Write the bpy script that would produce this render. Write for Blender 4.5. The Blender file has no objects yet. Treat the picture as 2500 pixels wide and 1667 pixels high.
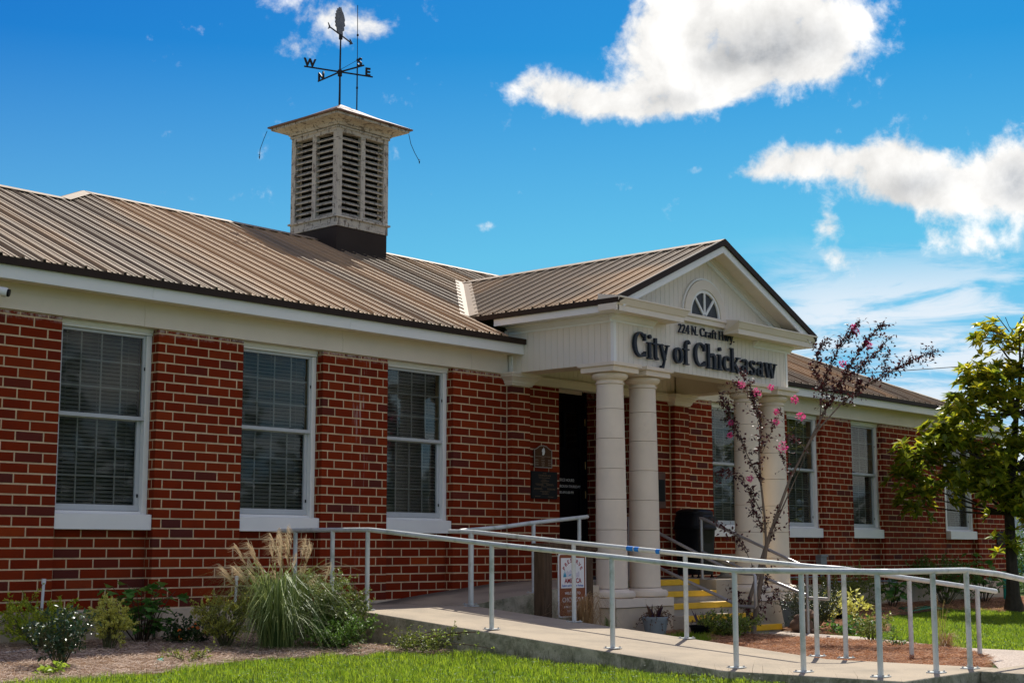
import bpy, math, random
import numpy as np
from mathutils import Vector, Matrix, noise as mnoise
random.seed(7); RNG=np.random.default_rng(11)
sc=bpy.context.scene; COL=sc.collection
R=math.radians
# ---------------------------------------------------------------- camera
cam=bpy.data.cameras.new('camera'); camo=bpy.data.objects.new('camera',cam); COL.objects.link(camo)
cam.sensor_width=36; cam.lens=52.53; cam.clip_end=6000; cam.clip_start=.1
CR=Vector((.65954712,-.75166107,-.00179866)); CU=Vector((-.10338295,-.09308331,.99027646)); CF=Vector((.74451969,.65294803,.13910177))
m=Matrix((CR,CU,-CF)).transposed().to_4x4(); m.translation=Vector((-8.0843,-13.0271,.5684)); camo.matrix_world=m
sc.camera=camo
# ---------------------------------------------------------------- light
SUN_EL=51.5; SUN_AZ=math.degrees(math.atan2(.895,.446))
sun=bpy.data.lights.new('sun','SUN'); sun.energy=2.9; sun.angle=R(.5); sun.color=(1,.95,.86)
suno=bpy.data.objects.new('sun',sun); COL.objects.link(suno)
sd=Vector((math.sin(R(SUN_AZ))*math.cos(R(SUN_EL)),math.cos(R(SUN_AZ))*math.cos(R(SUN_EL)),math.sin(R(SUN_EL))))
suno.rotation_euler=sd.to_track_quat('Z','Y').to_euler()
vs=sc.view_settings; vs.view_transform='Standard'; vs.look='None'; vs.gamma=1; vs.exposure=1.02; vs.use_curve_mapping=False
# ---------------------------------------------------------------- sky and clouds (world)
W=bpy.data.worlds.new('World'); sc.world=W; W.use_nodes=True
class NT:
    def __init__(s,tree): s.t=tree; s.n=tree.nodes; s.l=tree.links
    def node(s,typ,**k):
        n=s.n.new(typ)
        for a,v in k.items(): setattr(n,a,v)
        return n
    def put(s,sock,v):
        if hasattr(v,'is_output') or isinstance(v,bpy.types.NodeSocket): s.l.new(v,sock)
        else: sock.default_value=v
    def m(s,op,a,b=None,c=None,clamp=False):
        n=s.node('ShaderNodeMath',operation=op); n.use_clamp=clamp
        s.put(n.inputs[0],a)
        if b is not None: s.put(n.inputs[1],b)
        if c is not None: s.put(n.inputs[2],c)
        return n.outputs[0]
    def ramp(s,fac,a,b,ia=0.,ib=1.,smooth=True):
        n=s.node('ShaderNodeMapRange'); n.interpolation_type='SMOOTHSTEP' if smooth else 'LINEAR'
        s.put(n.inputs[0],fac); s.put(n.inputs[1],a); s.put(n.inputs[2],b); s.put(n.inputs[3],ia); s.put(n.inputs[4],ib)
        return n.outputs[0]
    def noise(s,vec,scale,detail=4,rough=.55,dist=0,out=0):
        n=s.node('ShaderNodeTexNoise'); n.inputs['Scale'].default_value=scale; n.inputs['Detail'].default_value=detail
        n.inputs['Roughness'].default_value=rough; n.inputs['Distortion'].default_value=dist
        if vec is not None: s.l.new(vec,n.inputs['Vector'])
        return n.outputs[out]
    def mix(s,f,a,b,mode='MIX'):
        n=s.node('ShaderNodeMix',data_type='RGBA',blend_type=mode)
        s.put(n.inputs[0],f); s.put(n.inputs[6],a if not isinstance(a,tuple) else (*a,1)[:4]); s.put(n.inputs[7],b if not isinstance(b,tuple) else (*b,1)[:4])
        return n.outputs[2]
w=NT(W.node_tree); w.n.clear()
sky=w.node('ShaderNodeTexSky'); sky.sky_type='NISHITA'; sky.sun_disc=False
sky.sun_elevation=R(SUN_EL); sky.sun_rotation=R(SUN_AZ); sky.air_density=1.0; sky.dust_density=.35; sky.ozone_density=2.2; sky.altitude=10
ssp=w.node('ShaderNodeSeparateColor'); w.l.new(sky.outputs[0],ssp.inputs[0]); K=.146
sr=w.m('MULTIPLY',w.m('POWER',w.m('MULTIPLY',ssp.outputs[0],K),2.3),.10/.212)
sg_=w.m('MULTIPLY',w.m('POWER',w.m('MULTIPLY',ssp.outputs[1],K),2.3),.50/.212)
sb=w.m('MULTIPLY',ssp.outputs[2],.46*K/.212); sg_=w.m('MINIMUM',sg_,w.m('MULTIPLY',sb,.64)); sr=w.m('MINIMUM',sr,w.m('MULTIPLY',sb,.62))
scm=w.node('ShaderNodeCombineColor'); w.l.new(sr,scm.inputs[0]); w.l.new(sg_,scm.inputs[1]); w.l.new(sb,scm.inputs[2])
hzn=None
tc=w.node('ShaderNodeTexCoord'); sep=w.node('ShaderNodeSeparateXYZ'); w.l.new(tc.outputs['Generated'],sep.inputs[0])
dx,dy,dz=sep.outputs
phi=w.m('MULTIPLY',w.m('ARCTAN2',dx,dy),57.29578); th=w.m('MULTIPLY',w.m('ARCSINE',dz),57.29578)
gen=tc.outputs['Generated']
CL=[(49.8,17.7,1.5,.85,1.0),(51.5,17.1,1.7,.85,.95),(53.5,16.9,1.9,.75,.95),(55.4,17.2,1.8,.95,.95),(54.2,18.9,1.5,1.4,.95),(56.6,18.6,2.2,1.8,1.05),(55.6,20.7,2.0,1.6,1),(58.7,19.8,2.5,1.9,1.1),(61.1,19.4,1.9,1.6,1.0),(58.8,18.0,1.8,.95,.8),(61.0,18.0,1.2,.8,.7),
 (58.2,14.2,1.0,.5,.8),(59.6,14.7,1.6,.8,1.),(61.5,14.4,1.9,.85,1.),(63.8,14.5,1.6,1.2,1.05),(63.6,13.3,2.0,.85,.95),(65.6,13.0,1.9,.9,1.),(67.6,13.9,1.6,1.3,1.1),(68.6,12.9,1.5,1.,1.),
 (41.6,20.5,2.5,.95,.72),(42.9,19.6,1.8,.8,.62),(40.2,19.1,1.4,.7,.55),(33.1,20.6,.9,.7,.42),
 (61.1,11.4,.8,1.2,.52),(60.8,12.3,.6,.7,.5),(62.3,10.7,1.2,.5,.42),(65.6,11.4,2.4,.6,.48),(67.0,10.7,1.4,.8,.4),(55.8,14.5,.5,.35,.40),(37.4,13.2,1.9,.6,.36),(47.6,12.4,.8,.25,.42)]
tot=None
for (p,t,rp,rt,wt) in CL:
    a=w.m('MULTIPLY',w.m('SUBTRACT',phi,p),1/rp); b=w.m('MULTIPLY',w.m('SUBTRACT',th,t),1/rt)
    d=w.m('ADD',w.m('MULTIPLY',a,a),w.m('MULTIPLY',b,b))
    e=w.m('MULTIPLY',w.m('EXPONENT',w.m('MULTIPLY',d,-1.1)),wt)
    tot=e if tot is None else w.m('ADD',tot,e)
tot=w.m('MINIMUM',tot,1.3)
# elsewhere on the dome: unseen cloud, thicker than in frame, added to brighten the shade
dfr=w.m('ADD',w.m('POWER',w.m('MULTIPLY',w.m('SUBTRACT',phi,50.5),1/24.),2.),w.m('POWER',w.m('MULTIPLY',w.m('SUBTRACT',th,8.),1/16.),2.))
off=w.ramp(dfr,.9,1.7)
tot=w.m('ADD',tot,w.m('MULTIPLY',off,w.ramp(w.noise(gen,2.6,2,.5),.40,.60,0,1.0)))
n1=w.noise(gen,24,14,.58,.25); n2=w.noise(gen,75,9,.62,.1); n0=w.noise(gen,8,3,.5)
fl0=w.m('ADD',tot,w.m('MULTIPLY',w.m('SUBTRACT',n0,.5),.5))
fld=w.m('ADD',fl0,w.m('ADD',w.m('MULTIPLY',w.m('SUBTRACT',n1,.5),2.5),w.m('MULTIPLY',w.m('SUBTRACT',n2,.5),1.1)))
alpha=w.ramp(fld,.36,1.12)
mp=w.node('ShaderNodeMapping'); mp.inputs['Scale'].default_value=(5,5,30); w.l.new(gen,mp.inputs[0])
n3=w.noise(mp.outputs[0],2.0,10,.62,.5)
cir=w.m('MULTIPLY',w.m('MULTIPLY',w.ramp(n3,.38,.60),w.ramp(th,12.2,8.6)),w.ramp(phi,55.5,61)); cir=w.m('MULTIPLY',cir,.92)
gt=None
for (p,t,rp,rt,wt) in ((59.4,18.9,1.9,.8,1.0),(57.6,18.4,1.6,.5,.6),(64.3,13.5,1.3,.55,.75),(67.9,13.3,.9,.8,1.0),(55.5,17.1,1.8,.35,.35)):
    a=w.m('MULTIPLY',w.m('SUBTRACT',phi,p),1/rp); b=w.m('MULTIPLY',w.m('SUBTRACT',th,t),1/rt)
    e=w.m('MULTIPLY',w.m('EXPONENT',w.m('MULTIPLY',w.m('ADD',w.m('MULTIPLY',a,a),w.m('MULTIPLY',b,b)),-1.)),wt); gt=e if gt is None else w.m('ADD',gt,e)
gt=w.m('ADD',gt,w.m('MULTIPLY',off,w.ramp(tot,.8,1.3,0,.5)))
grey=w.m('MULTIPLY',w.m('MULTIPLY',gt,w.ramp(w.noise(gen,18,9,.6,.3),.3,.6,.45,1.15)),.9,clamp=True)
puff=w.ramp(n1,.35,.66,.70,1.03,False)
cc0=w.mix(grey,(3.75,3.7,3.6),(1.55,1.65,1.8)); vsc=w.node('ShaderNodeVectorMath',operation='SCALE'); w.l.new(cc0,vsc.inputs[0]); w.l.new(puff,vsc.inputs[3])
skyc=w.mix(w.ramp(th,19,1,0,.66,False),scm.outputs[0],(1.15,1.95,2.75))
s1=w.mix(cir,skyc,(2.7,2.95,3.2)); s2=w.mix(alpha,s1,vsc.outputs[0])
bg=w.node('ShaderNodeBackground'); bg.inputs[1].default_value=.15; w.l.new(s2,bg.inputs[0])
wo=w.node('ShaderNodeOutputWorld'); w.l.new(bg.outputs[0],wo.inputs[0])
# ---------------------------------------------------------------- mesh helpers
class MB:
    def __init__(s): s.v=[]; s.f=[]
    def add(s,vs,fs):
        o=len(s.v); s.v.extend(tuple(map(float,p)) for p in vs); s.f.extend(tuple(i+o for i in f) for f in fs); return s
    def box(s,x0,x1,y0,y1,z0,z1):
        return s.add([(x0,y0,z0),(x1,y0,z0),(x1,y1,z0),(x0,y1,z0),(x0,y0,z1),(x1,y0,z1),(x1,y1,z1),(x0,y1,z1)],
          [(0,3,2,1),(4,5,6,7),(0,1,5,4),(1,2,6,5),(2,3,7,6),(3,0,4,7)])
    def obox(s,c,u,v,n,su,sv,sn):
        c=Vector(c);u=Vector(u).normalized()*su/2;v=Vector(v).normalized()*sv/2;n=Vector(n).normalized()*sn/2
        P=[c+a*u+b*v+d*n for d in(-1,1) for a,b in((-1,-1),(1,-1),(1,1),(-1,1))]
        return s.add(P,[(0,3,2,1),(4,5,6,7),(0,1,5,4),(1,2,6,5),(2,3,7,6),(3,0,4,7)])
    def prism(s,poly,d0,d1,ax='y',fn=None):
        """poly of 2-tuples extruded between d0 and d1 on axis"""
        n=len(poly)
        def P(a,b,d):
            if fn: return fn(a,b,d)
            return {'y':(a,d,b),'x':(d,a,b),'z':(a,b,d)}[ax]
        vs=[P(a,b,d0) for a,b in poly]+[P(a,b,d1) for a,b in poly]
        fs=[tuple(range(n))[::-1],tuple(range(n,2*n))]+[(i,(i+1)%n,n+(i+1)%n,n+i) for i in range(n)]
        return s.add(vs,fs)
    def tube(s,pts,rs,n=8,cap=True):
        pts=[Vector(p) for p in pts]
        if not hasattr(rs,'__len__'): rs=[rs]*len(pts)
        o=len(s.v); prev=None
        for i,p in enumerate(pts):
            t=(pts[min(i+1,len(pts)-1)]-pts[max(i-1,0)])
            if t.length<1e-7: t=Vector((0,0,1))
            t.normalize()
            if prev is None: a=Vector((1,0,0)) if abs(t.x)<.8 else Vector((0,1,0)); prev=(a-t*a.dot(t)).normalized()
            else: prev=(prev-t*prev.dot(t)).normalized()
            b=t.cross(prev)
            for k in range(n):
                an=2*math.pi*k/n; q=p+(prev*math.cos(an)+b*math.sin(an))*rs[i]; s.v.append((q.x,q.y,q.z))
        for i in range(len(pts)-1):
            for k in range(n): s.f.append((o+i*n+k,o+i*n+(k+1)%n,o+(i+1)*n+(k+1)%n,o+(i+1)*n+k))
        if cap: s.f.append(tuple(o+k for k in range(n))[::-1]); s.f.append(tuple(o+(len(pts)-1)*n+k for k in range(n)))
        return s
    def lathe(s,prof,cx,cy,n=32,sq=None,cap=True):
        o=len(s.v)
        for r,z in prof:
            for k in range(n):
                a=2*math.pi*k/n; c,d=math.cos(a),math.sin(a)
                q=1 if sq is None else (abs(c)**sq+abs(d)**sq)**(-1/sq)
                s.v.append((cx+r*q*c,cy+r*q*d,z))
        for i in range(len(prof)-1):
            for k in range(n): s.f.append((o+i*n+k,o+i*n+(k+1)%n,o+(i+1)*n+(k+1)%n,o+(i+1)*n+k))
        if cap: s.f.append(tuple(o+k for k in range(n))[::-1]); s.f.append(tuple(o+(len(prof)-1)*n+k for k in range(n)))
        return s
    def ball(s,c,r,n=10,m=7):
        rx,ry,rz=(r,r,r) if not hasattr(r,'__len__') else r
        prof=[(math.sin(math.pi*j/m),-math.cos(math.pi*j/m)) for j in range(m+1)]
        o=len(s.v)
        for a,b in prof:
            for k in range(n):
                t=2*math.pi*k/n; s.v.append((c[0]+rx*a*math.cos(t),c[1]+ry*a*math.sin(t),c[2]+rz*b))
        for i in range(m):
            for k in range(n): s.f.append((o+i*n+k,o+i*n+(k+1)%n,o+(i+1)*n+(k+1)%n,o+(i+1)*n+k))
        return s
WL={}
def mesh_from(name,mb,mat,smooth=False):
    me=bpy.data.meshes.new(name); me.from_pydata(mb.v,[],mb.f); me.update()
    if mat is not None: me.materials.append(mat)
    if smooth:
        me.polygons.foreach_set('use_smooth',[True]*len(me.polygons))
        try: me.set_sharp_from_angle(angle=R(35))
        except Exception: pass
    return me
def link(o,parent=None,loc=(0,0,0)):
    COL.objects.link(o); L=Vector(loc)
    if parent is not None: o.parent=parent; o.location=L-WL[parent.name]
    else: o.location=L
    WL[o.name]=L; return o
def tag(o,label=None,cat=None,group=None,kind=None):
    if label: o['label']=label
    if cat: o['category']=cat
    if group: o['group']=group
    if kind: o['kind']=kind
    return o
def thing(name,label,cat,loc,group=None):
    o=bpy.data.objects.new(name,None); o.empty_display_size=.2; link(o,None,loc); return tag(o,label,cat,group)
def part(name,mb,mat,parent,smooth=False,label=None,kind=None,bev=0):
    me=mesh_from(name,mb,mat,smooth); o=bpy.data.objects.new(name,me); link(o,parent)
    if bev:
        b=o.modifiers.new('bevel','BEVEL'); b.width=bev; b.segments=2; b.limit_method='ANGLE'; b.angle_limit=R(40)
    return tag(o,label,None,None,kind)
def inst(name,me,parent,loc,scale=(1,1,1),rot=None):
    o=bpy.data.objects.new(name,me); link(o,parent,loc); o.scale=scale
    if rot is not None: o.rotation_euler=rot
    return o
# ---------------------------------------------------------------- materials
def newmat(name):
    m=bpy.data.materials.new(name); m.use_nodes=True; t=NT(m.node_tree); b=m.node_tree.nodes['Principled BSDF']; return m,t,b
def mat(name,col,rough=.6,var=.12,scale=6,bump=.0,bscale=60,spec=.4,metal=0,dirt=None,dscale=1.2,stretch=None,isl=0,objr=0,clear=0):
    m,t,b=newmat(name); tcn=t.node('ShaderNodeTexCoord'); v=tcn.outputs['Object']
    if stretch:
        mp=t.node('ShaderNodeMapping'); mp.inputs['Scale'].default_value=stretch; t.l.new(v,mp.inputs[0]); v=mp.outputs[0]
    n=t.noise(v,scale,6,.6)
    f=t.ramp(n,.25,.75,1-var,1+var,False)
    if isl or objr:
        g=t.node('ShaderNodeNewGeometry'); oi=t.node('ShaderNodeObjectInfo')
        r=t.m('FRACT',t.m('ADD',g.outputs['Random Per Island'],oi.outputs['Random']))
        f=t.m('MULTIPLY',f,t.ramp(r,0,1,1-max(isl,objr),1+max(isl,objr),False))
    c=t.mix(1.,(*col,1),f,'MULTIPLY')
    mx=t.node('ShaderNodeVectorMath',operation='SCALE'); mx.inputs[0].default_value=col; t.l.new(f,mx.inputs[3]); c=mx.outputs[0]
    if dirt:
        dn=t.noise(v,dscale,8,.65); c=t.mix(t.ramp(dn,dirt[1],dirt[2],0,dirt[3]),c,dirt[0])
    t.l.new(c,b.inputs['Base Color']); b.inputs['Roughness'].default_value=rough; b.inputs['Metallic'].default_value=metal
    b.inputs['Specular IOR Level'].default_value=spec; b.inputs['Coat Weight'].default_value=clear
    if bump:
        bn=t.noise(v,bscale,6,.6); bp=t.node('ShaderNodeBump'); bp.inputs['Strength'].default_value=bump; bp.inputs['Distance'].default_value=.01
        t.l.new(bn,bp.inputs['Height']); t.l.new(bp.outputs[0],b.inputs['Normal'])
    return m
def leafmat(name,c1,c2,trans=.4,rough=.45,spec=.3,back=None):
    c1=tuple(min(.85,a*1.3) for a in c1); c2=tuple(min(.85,a*1.3) for a in c2)
    m,t,b=newmat(name); g=t.node('ShaderNodeNewGeometry'); oi=t.node('ShaderNodeObjectInfo')
    r=t.m('FRACT',t.m('ADD',g.outputs['Random Per Island'],oi.outputs['Random']))
    tcn=t.node('ShaderNodeTexCoord'); n=t.noise(tcn.outputs['Object'],3.,4,.6)
    f=t.m('ADD',t.m('MULTIPLY',r,.75),t.m('MULTIPLY',t.ramp(n,.3,.7),.25))
    c=t.mix(f,(*c1,1),(*c2,1)); t.l.new(c,b.inputs['Base Color']); b.inputs['Roughness'].default_value=rough; b.inputs['Specular IOR Level'].default_value=spec
    tr=t.node('ShaderNodeBsdfTranslucent'); t.l.new(c,tr.inputs[0])
    mx=t.node('ShaderNodeMixShader'); mx.inputs[0].default_value=trans; t.l.new(b.outputs[0],mx.inputs[1]); t.l.new(tr.outputs[0],mx.inputs[2])
    t.l.new(mx.outputs[0],m.node_tree.nodes['Material Output'].inputs[0]); return m
M={}
# bricks: colour chosen per brick (red, dark red, plum, orange), fine pores
def brickmat():
    m,t,b=newmat('brick'); g=t.node('ShaderNodeNewGeometry'); oi=t.node('ShaderNodeObjectInfo')
    r=t.m('FRACT',t.m('ADD',g.outputs['Random Per Island'],oi.outputs['Random']))
    cr=t.node('ShaderNodeValToRGB'); e=cr.color_ramp; e.interpolation='LINEAR'
    cs=[(0,(.185,.0190,.0052)),(.25,(.225,.026,.006)),(.5,(.198,.021,.0055)),(.70,(.26,.036,.008)),(.87,(.17,.020,.007)),(.94,(.125,.026,.018)),(.975,(.10,.027,.022)),(1,(.32,.046,.008))]
    e.elements[0].position=0; e.elements[0].color=(*cs[0][1],1); e.elements[1].position=1; e.elements[1].color=(*cs[-1][1],1)
    for p,c in cs[1:-1]: x=e.elements.new(p); x.color=(*c,1)
    t.l.new(r,cr.inputs[0]); tcn=t.node('ShaderNodeNewGeometry'); v=tcn.outputs['Position']
    c=t.mix(t.ramp(t.noise(v,5,5,.6),.35,.75,0,.3),cr.outputs[0],(.10,.018,.010))
    sp=t.noise(v,55,4,.7); c=t.mix(t.ramp(sp,.74,.79,0,.5),c,(.55,.45,.38))
    mp=t.node('ShaderNodeMapping'); mp.inputs['Scale'].default_value=(30,30,1.3); t.l.new(v,mp.inputs[0])
    c=t.mix(t.ramp(t.noise(mp.outputs[0],1,5,.7),.70,.80,0,.28),c,(.55,.47,.42))
    sx=t.node('ShaderNodeSeparateXYZ'); t.l.new(v,sx.inputs[0]); mp3=t.node('ShaderNodeMapping'); mp3.inputs['Scale'].default_value=(26,5,1.6); t.l.new(v,mp3.inputs[0])
    dr=t.m('MULTIPLY',t.ramp(t.m('ABSOLUTE',t.m('SUBTRACT',sx.outputs[0],4.02)),.16,.02),t.ramp(t.noise(mp3.outputs[0],1,5,.7),.54,.66)); dr=t.m('MULTIPLY',dr,t.ramp(sx.outputs[2],.7,2.4,.25,.8)); c=t.mix(dr,c,(.60,.50,.46))
    ef=t.m('MULTIPLY',t.ramp(sx.outputs[2],2.80,2.87),t.ramp(t.noise(v,14,6,.7),.42,.6,0,.75)); c=t.mix(ef,c,(.55,.48,.42))
    t.l.new(c,b.inputs['Base Color']); b.inputs['Roughness'].default_value=.75; b.inputs['Specular IOR Level'].default_value=.05
    bp=t.node('ShaderNodeBump'); bp.inputs['Strength'].default_value=.35; bp.inputs['Distance'].default_value=.004
    t.l.new(t.noise(v,90,5,.65),bp.inputs['Height']); t.l.new(bp.outputs[0],b.inputs['Normal']); return m
M['brick']=brickmat()
M['mortar']=mat('mortar',(.66,.49,.30),.9,.22,9,.5,120,.1)
M['cream']=mat('cream_paint',(.80,.705,.575),.5,.05,2,.05,30,.35,dirt=((.42,.36,.26),.56,.80,.35),dscale=1.6)
M['white']=mat('white_trim',(.85,.84,.79),.45,.04,2,.03,30,.4,dirt=((.5,.48,.42),.62,.85,.3),dscale=2)
M['siding']=mat('vinyl_siding',(.80,.72,.60),.45,.035,3,.02,30,.4,dirt=((.45,.39,.28),.60,.85,.3),dscale=1.2,stretch=(3,3,.6))
M['alu']=mat('sash_metal',(.50,.52,.52),.4,.06,5,.0,30,.5)
M['grille']=mat('grille_bars',(.29,.29,.27),.5,.05,5)
M['blind']=mat('blind_slats',(.19,.185,.16),.6,.05,3)
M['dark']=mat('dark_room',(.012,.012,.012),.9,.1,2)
M['brown']=mat('brown_trim',(.035,.022,.015),.6,.15,4,.05,20,.15)
M['stone']=mat('cast_stone',(.80,.69,.545),.8,.07,3,.25,90,.2,dirt=((.30,.26,.20),.58,.85,.35),dscale=2.2)
M['concrete']=mat('concrete',(.44,.38,.29),.9,.16,2.5,.45,140,.2,dirt=((.20,.17,.13),.52,.80,.45),dscale=1.1)
M['oldconc']=mat('mossy_concrete',(.20,.185,.145),.95,.35,5,.8,40,.15,dirt=((.05,.055,.03),.42,.66,.75),dscale=2.6)
M['found']=mat('foundation_concrete',(.60,.50,.36),.95,.14,4,.5,60,.15,dirt=((.14,.11,.07),.55,.85,.5),dscale=2.0)
M['yellow']=mat('yellow_paint',(.85,.50,.02),.55,.12,6,.3,50,.4,dirt=((.42,.32,.17),.60,.80,.6),dscale=5)
M['rail']=mat('rail_paint',(.58,.61,.58),.42,.06,4,.1,40,.45,dirt=((.20,.25,.16),.48,.72,.6),dscale=7)
M['steel']=mat('galvanised_steel',(.42,.40,.39),.38,.12,5,.05,60,.5,metal=.6)
M['black']=mat('black_plastic',(.006,.006,.008),.42,.15,3,.06,60,.18)
M['doorblk']=mat('black_door_paint',(.004,.004,.006),.4,.1,3,.02,20,.15)
M['letter']=mat('dark_letter_metal',(.010,.016,.028),.42,.15,6,.05,40,.22)
M['iron']=mat('black_iron',(.013,.011,.012),.6,.3,10,.2,60,.3)
M['wood']=mat('weathered_timber',(.10,.065,.04),.9,.4,3,.8,30,.15,stretch=(9,9,.9),dirt=((.03,.02,.012),.5,.7,.6),dscale=4)
M['mulch']=mat('mulch_soil',(.16,.095,.055),1,.4,9,1.,60,.05,dirt=((.30,.20,.13),.45,.7,.6),dscale=14)
M['soil']=mat('lawn_soil',(.045,.075,.018),1,.4,6,.8,50,.05,dirt=((.10,.085,.035),.55,.8,.4),dscale=3)
M['bronze']=mat('bronze_plaque',(.085,.034,.012),.6,.3,9,.2,60,.15)
M['darkplaque']=mat('dark_plaque',(.012,.013,.014),.6,.2,6,.1,60,.12)
M['bark']=mat('grey_bark',(.19,.15,.115),.9,.35,14,.8,50,.1,dirt=((.30,.30,.22),.55,.75,.5),dscale=9,stretch=(1,1,.4))
M['darkbark']=mat('dark_bark',(.055,.045,.035),.95,.3,12,.8,50,.1)
M['stem']=mat('green_stem',(.10,.10,.04),.8,.3,9)
M['potgrey']=mat('grey_pot',(.30,.34,.34),.6,.06,4,.05,30,.35)
M['gold']=mat('brass',(.55,.38,.16),.35,.1,9,metal=.8)
M['textwhite']=mat('white_print',(.8,.8,.78),.6,.02,5)
M['textred']=mat('dark_red_print',(.33,.02,.03),.6,.02,5)
M['textblue']=mat('blue_print',(.05,.13,.42),.6,.02,5)
M['teal']=mat('teal_plastic',(.0,.42,.34),.4,.1,5)
M['bluetape']=mat('blue_tape',(.01,.20,.62),.6,.1,5)
M['signbrown']=mat('sign_brown',(.235,.055,.014),.45,.05,4)
M['hose']=mat('green_hose',(.01,.17,.06),.4,.1,5)
M['terra']=mat('weathered_figurine',(.16,.10,.07),.85,.35,12,.6,60,.15)
def glassmat():
    m,t,b=newmat('window_glass'); fr=t.node('ShaderNodeFresnel'); fr.inputs[0].default_value=1.5
    tr=t.node('ShaderNodeBsdfTransparent'); tr.inputs[0].default_value=(.84,.86,.84,1); gl=t.node('ShaderNodeBsdfGlossy'); gl.inputs['Roughness'].default_value=.03
    tcn=t.node('ShaderNodeTexCoord'); bp=t.node('ShaderNodeBump'); bp.inputs['Strength'].default_value=.05; bp.inputs['Distance'].default_value=.02
    t.l.new(t.noise(tcn.outputs['Object'],1.7,2,.5),bp.inputs['Height']); t.l.new(bp.outputs[0],gl.inputs['Normal'])
    mx=t.node('ShaderNodeMixShader'); t.l.new(t.m('ADD',t.m('MULTIPLY',fr.outputs[0],.08),.014),mx.inputs[0]); t.l.new(tr.outputs[0],mx.inputs[1]); t.l.new(gl.outputs[0],mx.inputs[2])
    t.l.new(mx.outputs[0],m.node_tree.nodes['Material Output'].inputs[0]); return m
M['glass']=glassmat()
def roofmat():
    m,t,b=newmat('ribbed_metal'); g=t.node('ShaderNodeNewGeometry'); v=g.outputs['Position']
    mp=t.node('ShaderNodeMapping'); mp.inputs['Scale'].default_value=(1.0,.22,.22); t.l.new(v,mp.inputs[0])
    n=t.noise(mp.outputs[0],.55,4,.6); n2=t.noise(v,7,6,.65)
    oi=t.node('ShaderNodeObjectInfo')
    f=t.m('ADD',n,t.m('MULTIPLY',t.m('SUBTRACT',oi.outputs['Random'],.5),.16))
    c=t.mix(t.ramp(f,.40,.60),(.255,.195,.13),(.45,.30,.165))
    c=t.mix(t.ramp(n2,.5,.8,0,.35),c,(.20,.165,.13)); mp2=t.node('ShaderNodeMapping'); mp2.inputs['Scale'].default_value=(14,.7,.7); t.l.new(v,mp2.inputs[0])
    c=t.mix(t.ramp(t.noise(mp2.outputs[0],1,6,.7),.55,.8,0,.35),c,(.17,.13,.10))
    t.l.new(c,b.inputs['Base Color']); b.inputs['Roughness'].default_value=.6; b.inputs['Metallic'].default_value=.0; b.inputs['Specular IOR Level'].default_value=.15
    return m
M['roof']=roofmat(); M['flash']=mat('tan_flashing',(.36,.275,.185),.6,.08,3,.03,20,.2)
def peelmat():
    m,t,b=newmat('peeling_white_paint'); g=t.node('ShaderNodeNewGeometry'); v=g.outputs['Position']
    mp=t.node('ShaderNodeMapping'); mp.inputs['Scale'].default_value=(16,16,5); t.l.new(v,mp.inputs[0]); n=t.noise(mp.outputs[0],1.3,9,.7)
    mp2=t.node('ShaderNodeMapping'); mp2.inputs['Scale'].default_value=(5,5,26); t.l.new(v,mp2.inputs[0]); n2=t.noise(mp2.outputs[0],1.2,9,.7)
    k=t.m('MAXIMUM',t.ramp(n,.55,.585),t.ramp(n2,.575,.61)); paint=t.mix(t.noise(v,3,5,.6),(.40,.36,.29),(.62,.57,.47))
    c=t.mix(k,paint,t.mix(t.noise(v,22,5,.6),(.10,.075,.055),(.24,.20,.16))); t.l.new(c,b.inputs['Base Color']); b.inputs['Roughness'].default_value=.75
    bp=t.node('ShaderNodeBump'); bp.inputs['Strength'].default_value=.6; bp.inputs['Distance'].default_value=.004; t.l.new(t.m('SUBTRACT',1.,k),bp.inputs['Height']); t.l.new(bp.outputs[0],b.inputs['Normal']); return m
M['peel']=peelmat()
def aggmat():
    m,t,b=newmat('pebble_walk'); g=t.node('ShaderNodeNewGeometry'); v=g.outputs['Position']
    vo=t.node('ShaderNodeTexVoronoi'); vo.inputs['Scale'].default_value=70; t.l.new(v,vo.inputs['Vector'])
    hv=t.node('ShaderNodeSeparateColor'); t.l.new(vo.outputs['Color'],hv.inputs[0])
    c=t.mix(hv.outputs[0],(.30,.22,.16),(.55,.46,.38)); c=t.mix(t.ramp(t.noise(v,2,5,.6),.4,.75,0,.4),c,(.30,.25,.2)); t.l.new(c,b.inputs['Base Color']); b.inputs['Roughness'].default_value=.85
    bp=t.node('ShaderNodeBump'); bp.inputs['Strength'].default_value=.5; bp.inputs['Distance'].default_value=.006; t.l.new(vo.outputs['Distance'],bp.inputs['Height']); t.l.new(bp.outputs[0],b.inputs['Normal']); return m
M['agg']=aggmat()
# ---------------------------------------------------------------- ground
def sst(a,b,x):
    t=max(0.,min(1.,(x-a)/(b-a))); return t*t*(3-2*t)
def G(x,y):
    a=min(max(0,-y),14.); xx=min(max(x,0),24.)
    l=-.33-.004*xx-.025*a; r=-.33-.004*xx-.16*(1-math.exp(-a/1.5)); t=sst(2.8,4.2,x); return l*(1-t)+r*t
xs=np.unique(np.concatenate([np.linspace(-6,24,76),[-1500,-400,-100,-30,-14,-9,28,36,60,150,500,2500]])); ys=np.unique(np.concatenate([np.linspace(-9,.4,48),[-1500,-300,-80,-30,-16,-12,1,4,10,30,100,400,2500]]))
gm=MB(); nx=len(xs)
gm.v=[(x,y,G(x,y)) for y in ys for x in xs]; gm.f=[(j*nx+i,j*nx+i+1,(j+1)*nx+i+1,(j+1)*nx+i) for j in range(len(ys)-1) for i in range(nx-1)]
me=mesh_from('ground',gm,M['soil'],True); o=bpy.data.objects.new('ground',me); link(o); tag(o,'lawn soil reaching from the town hall out to the horizon',None,None,'structure')
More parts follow.
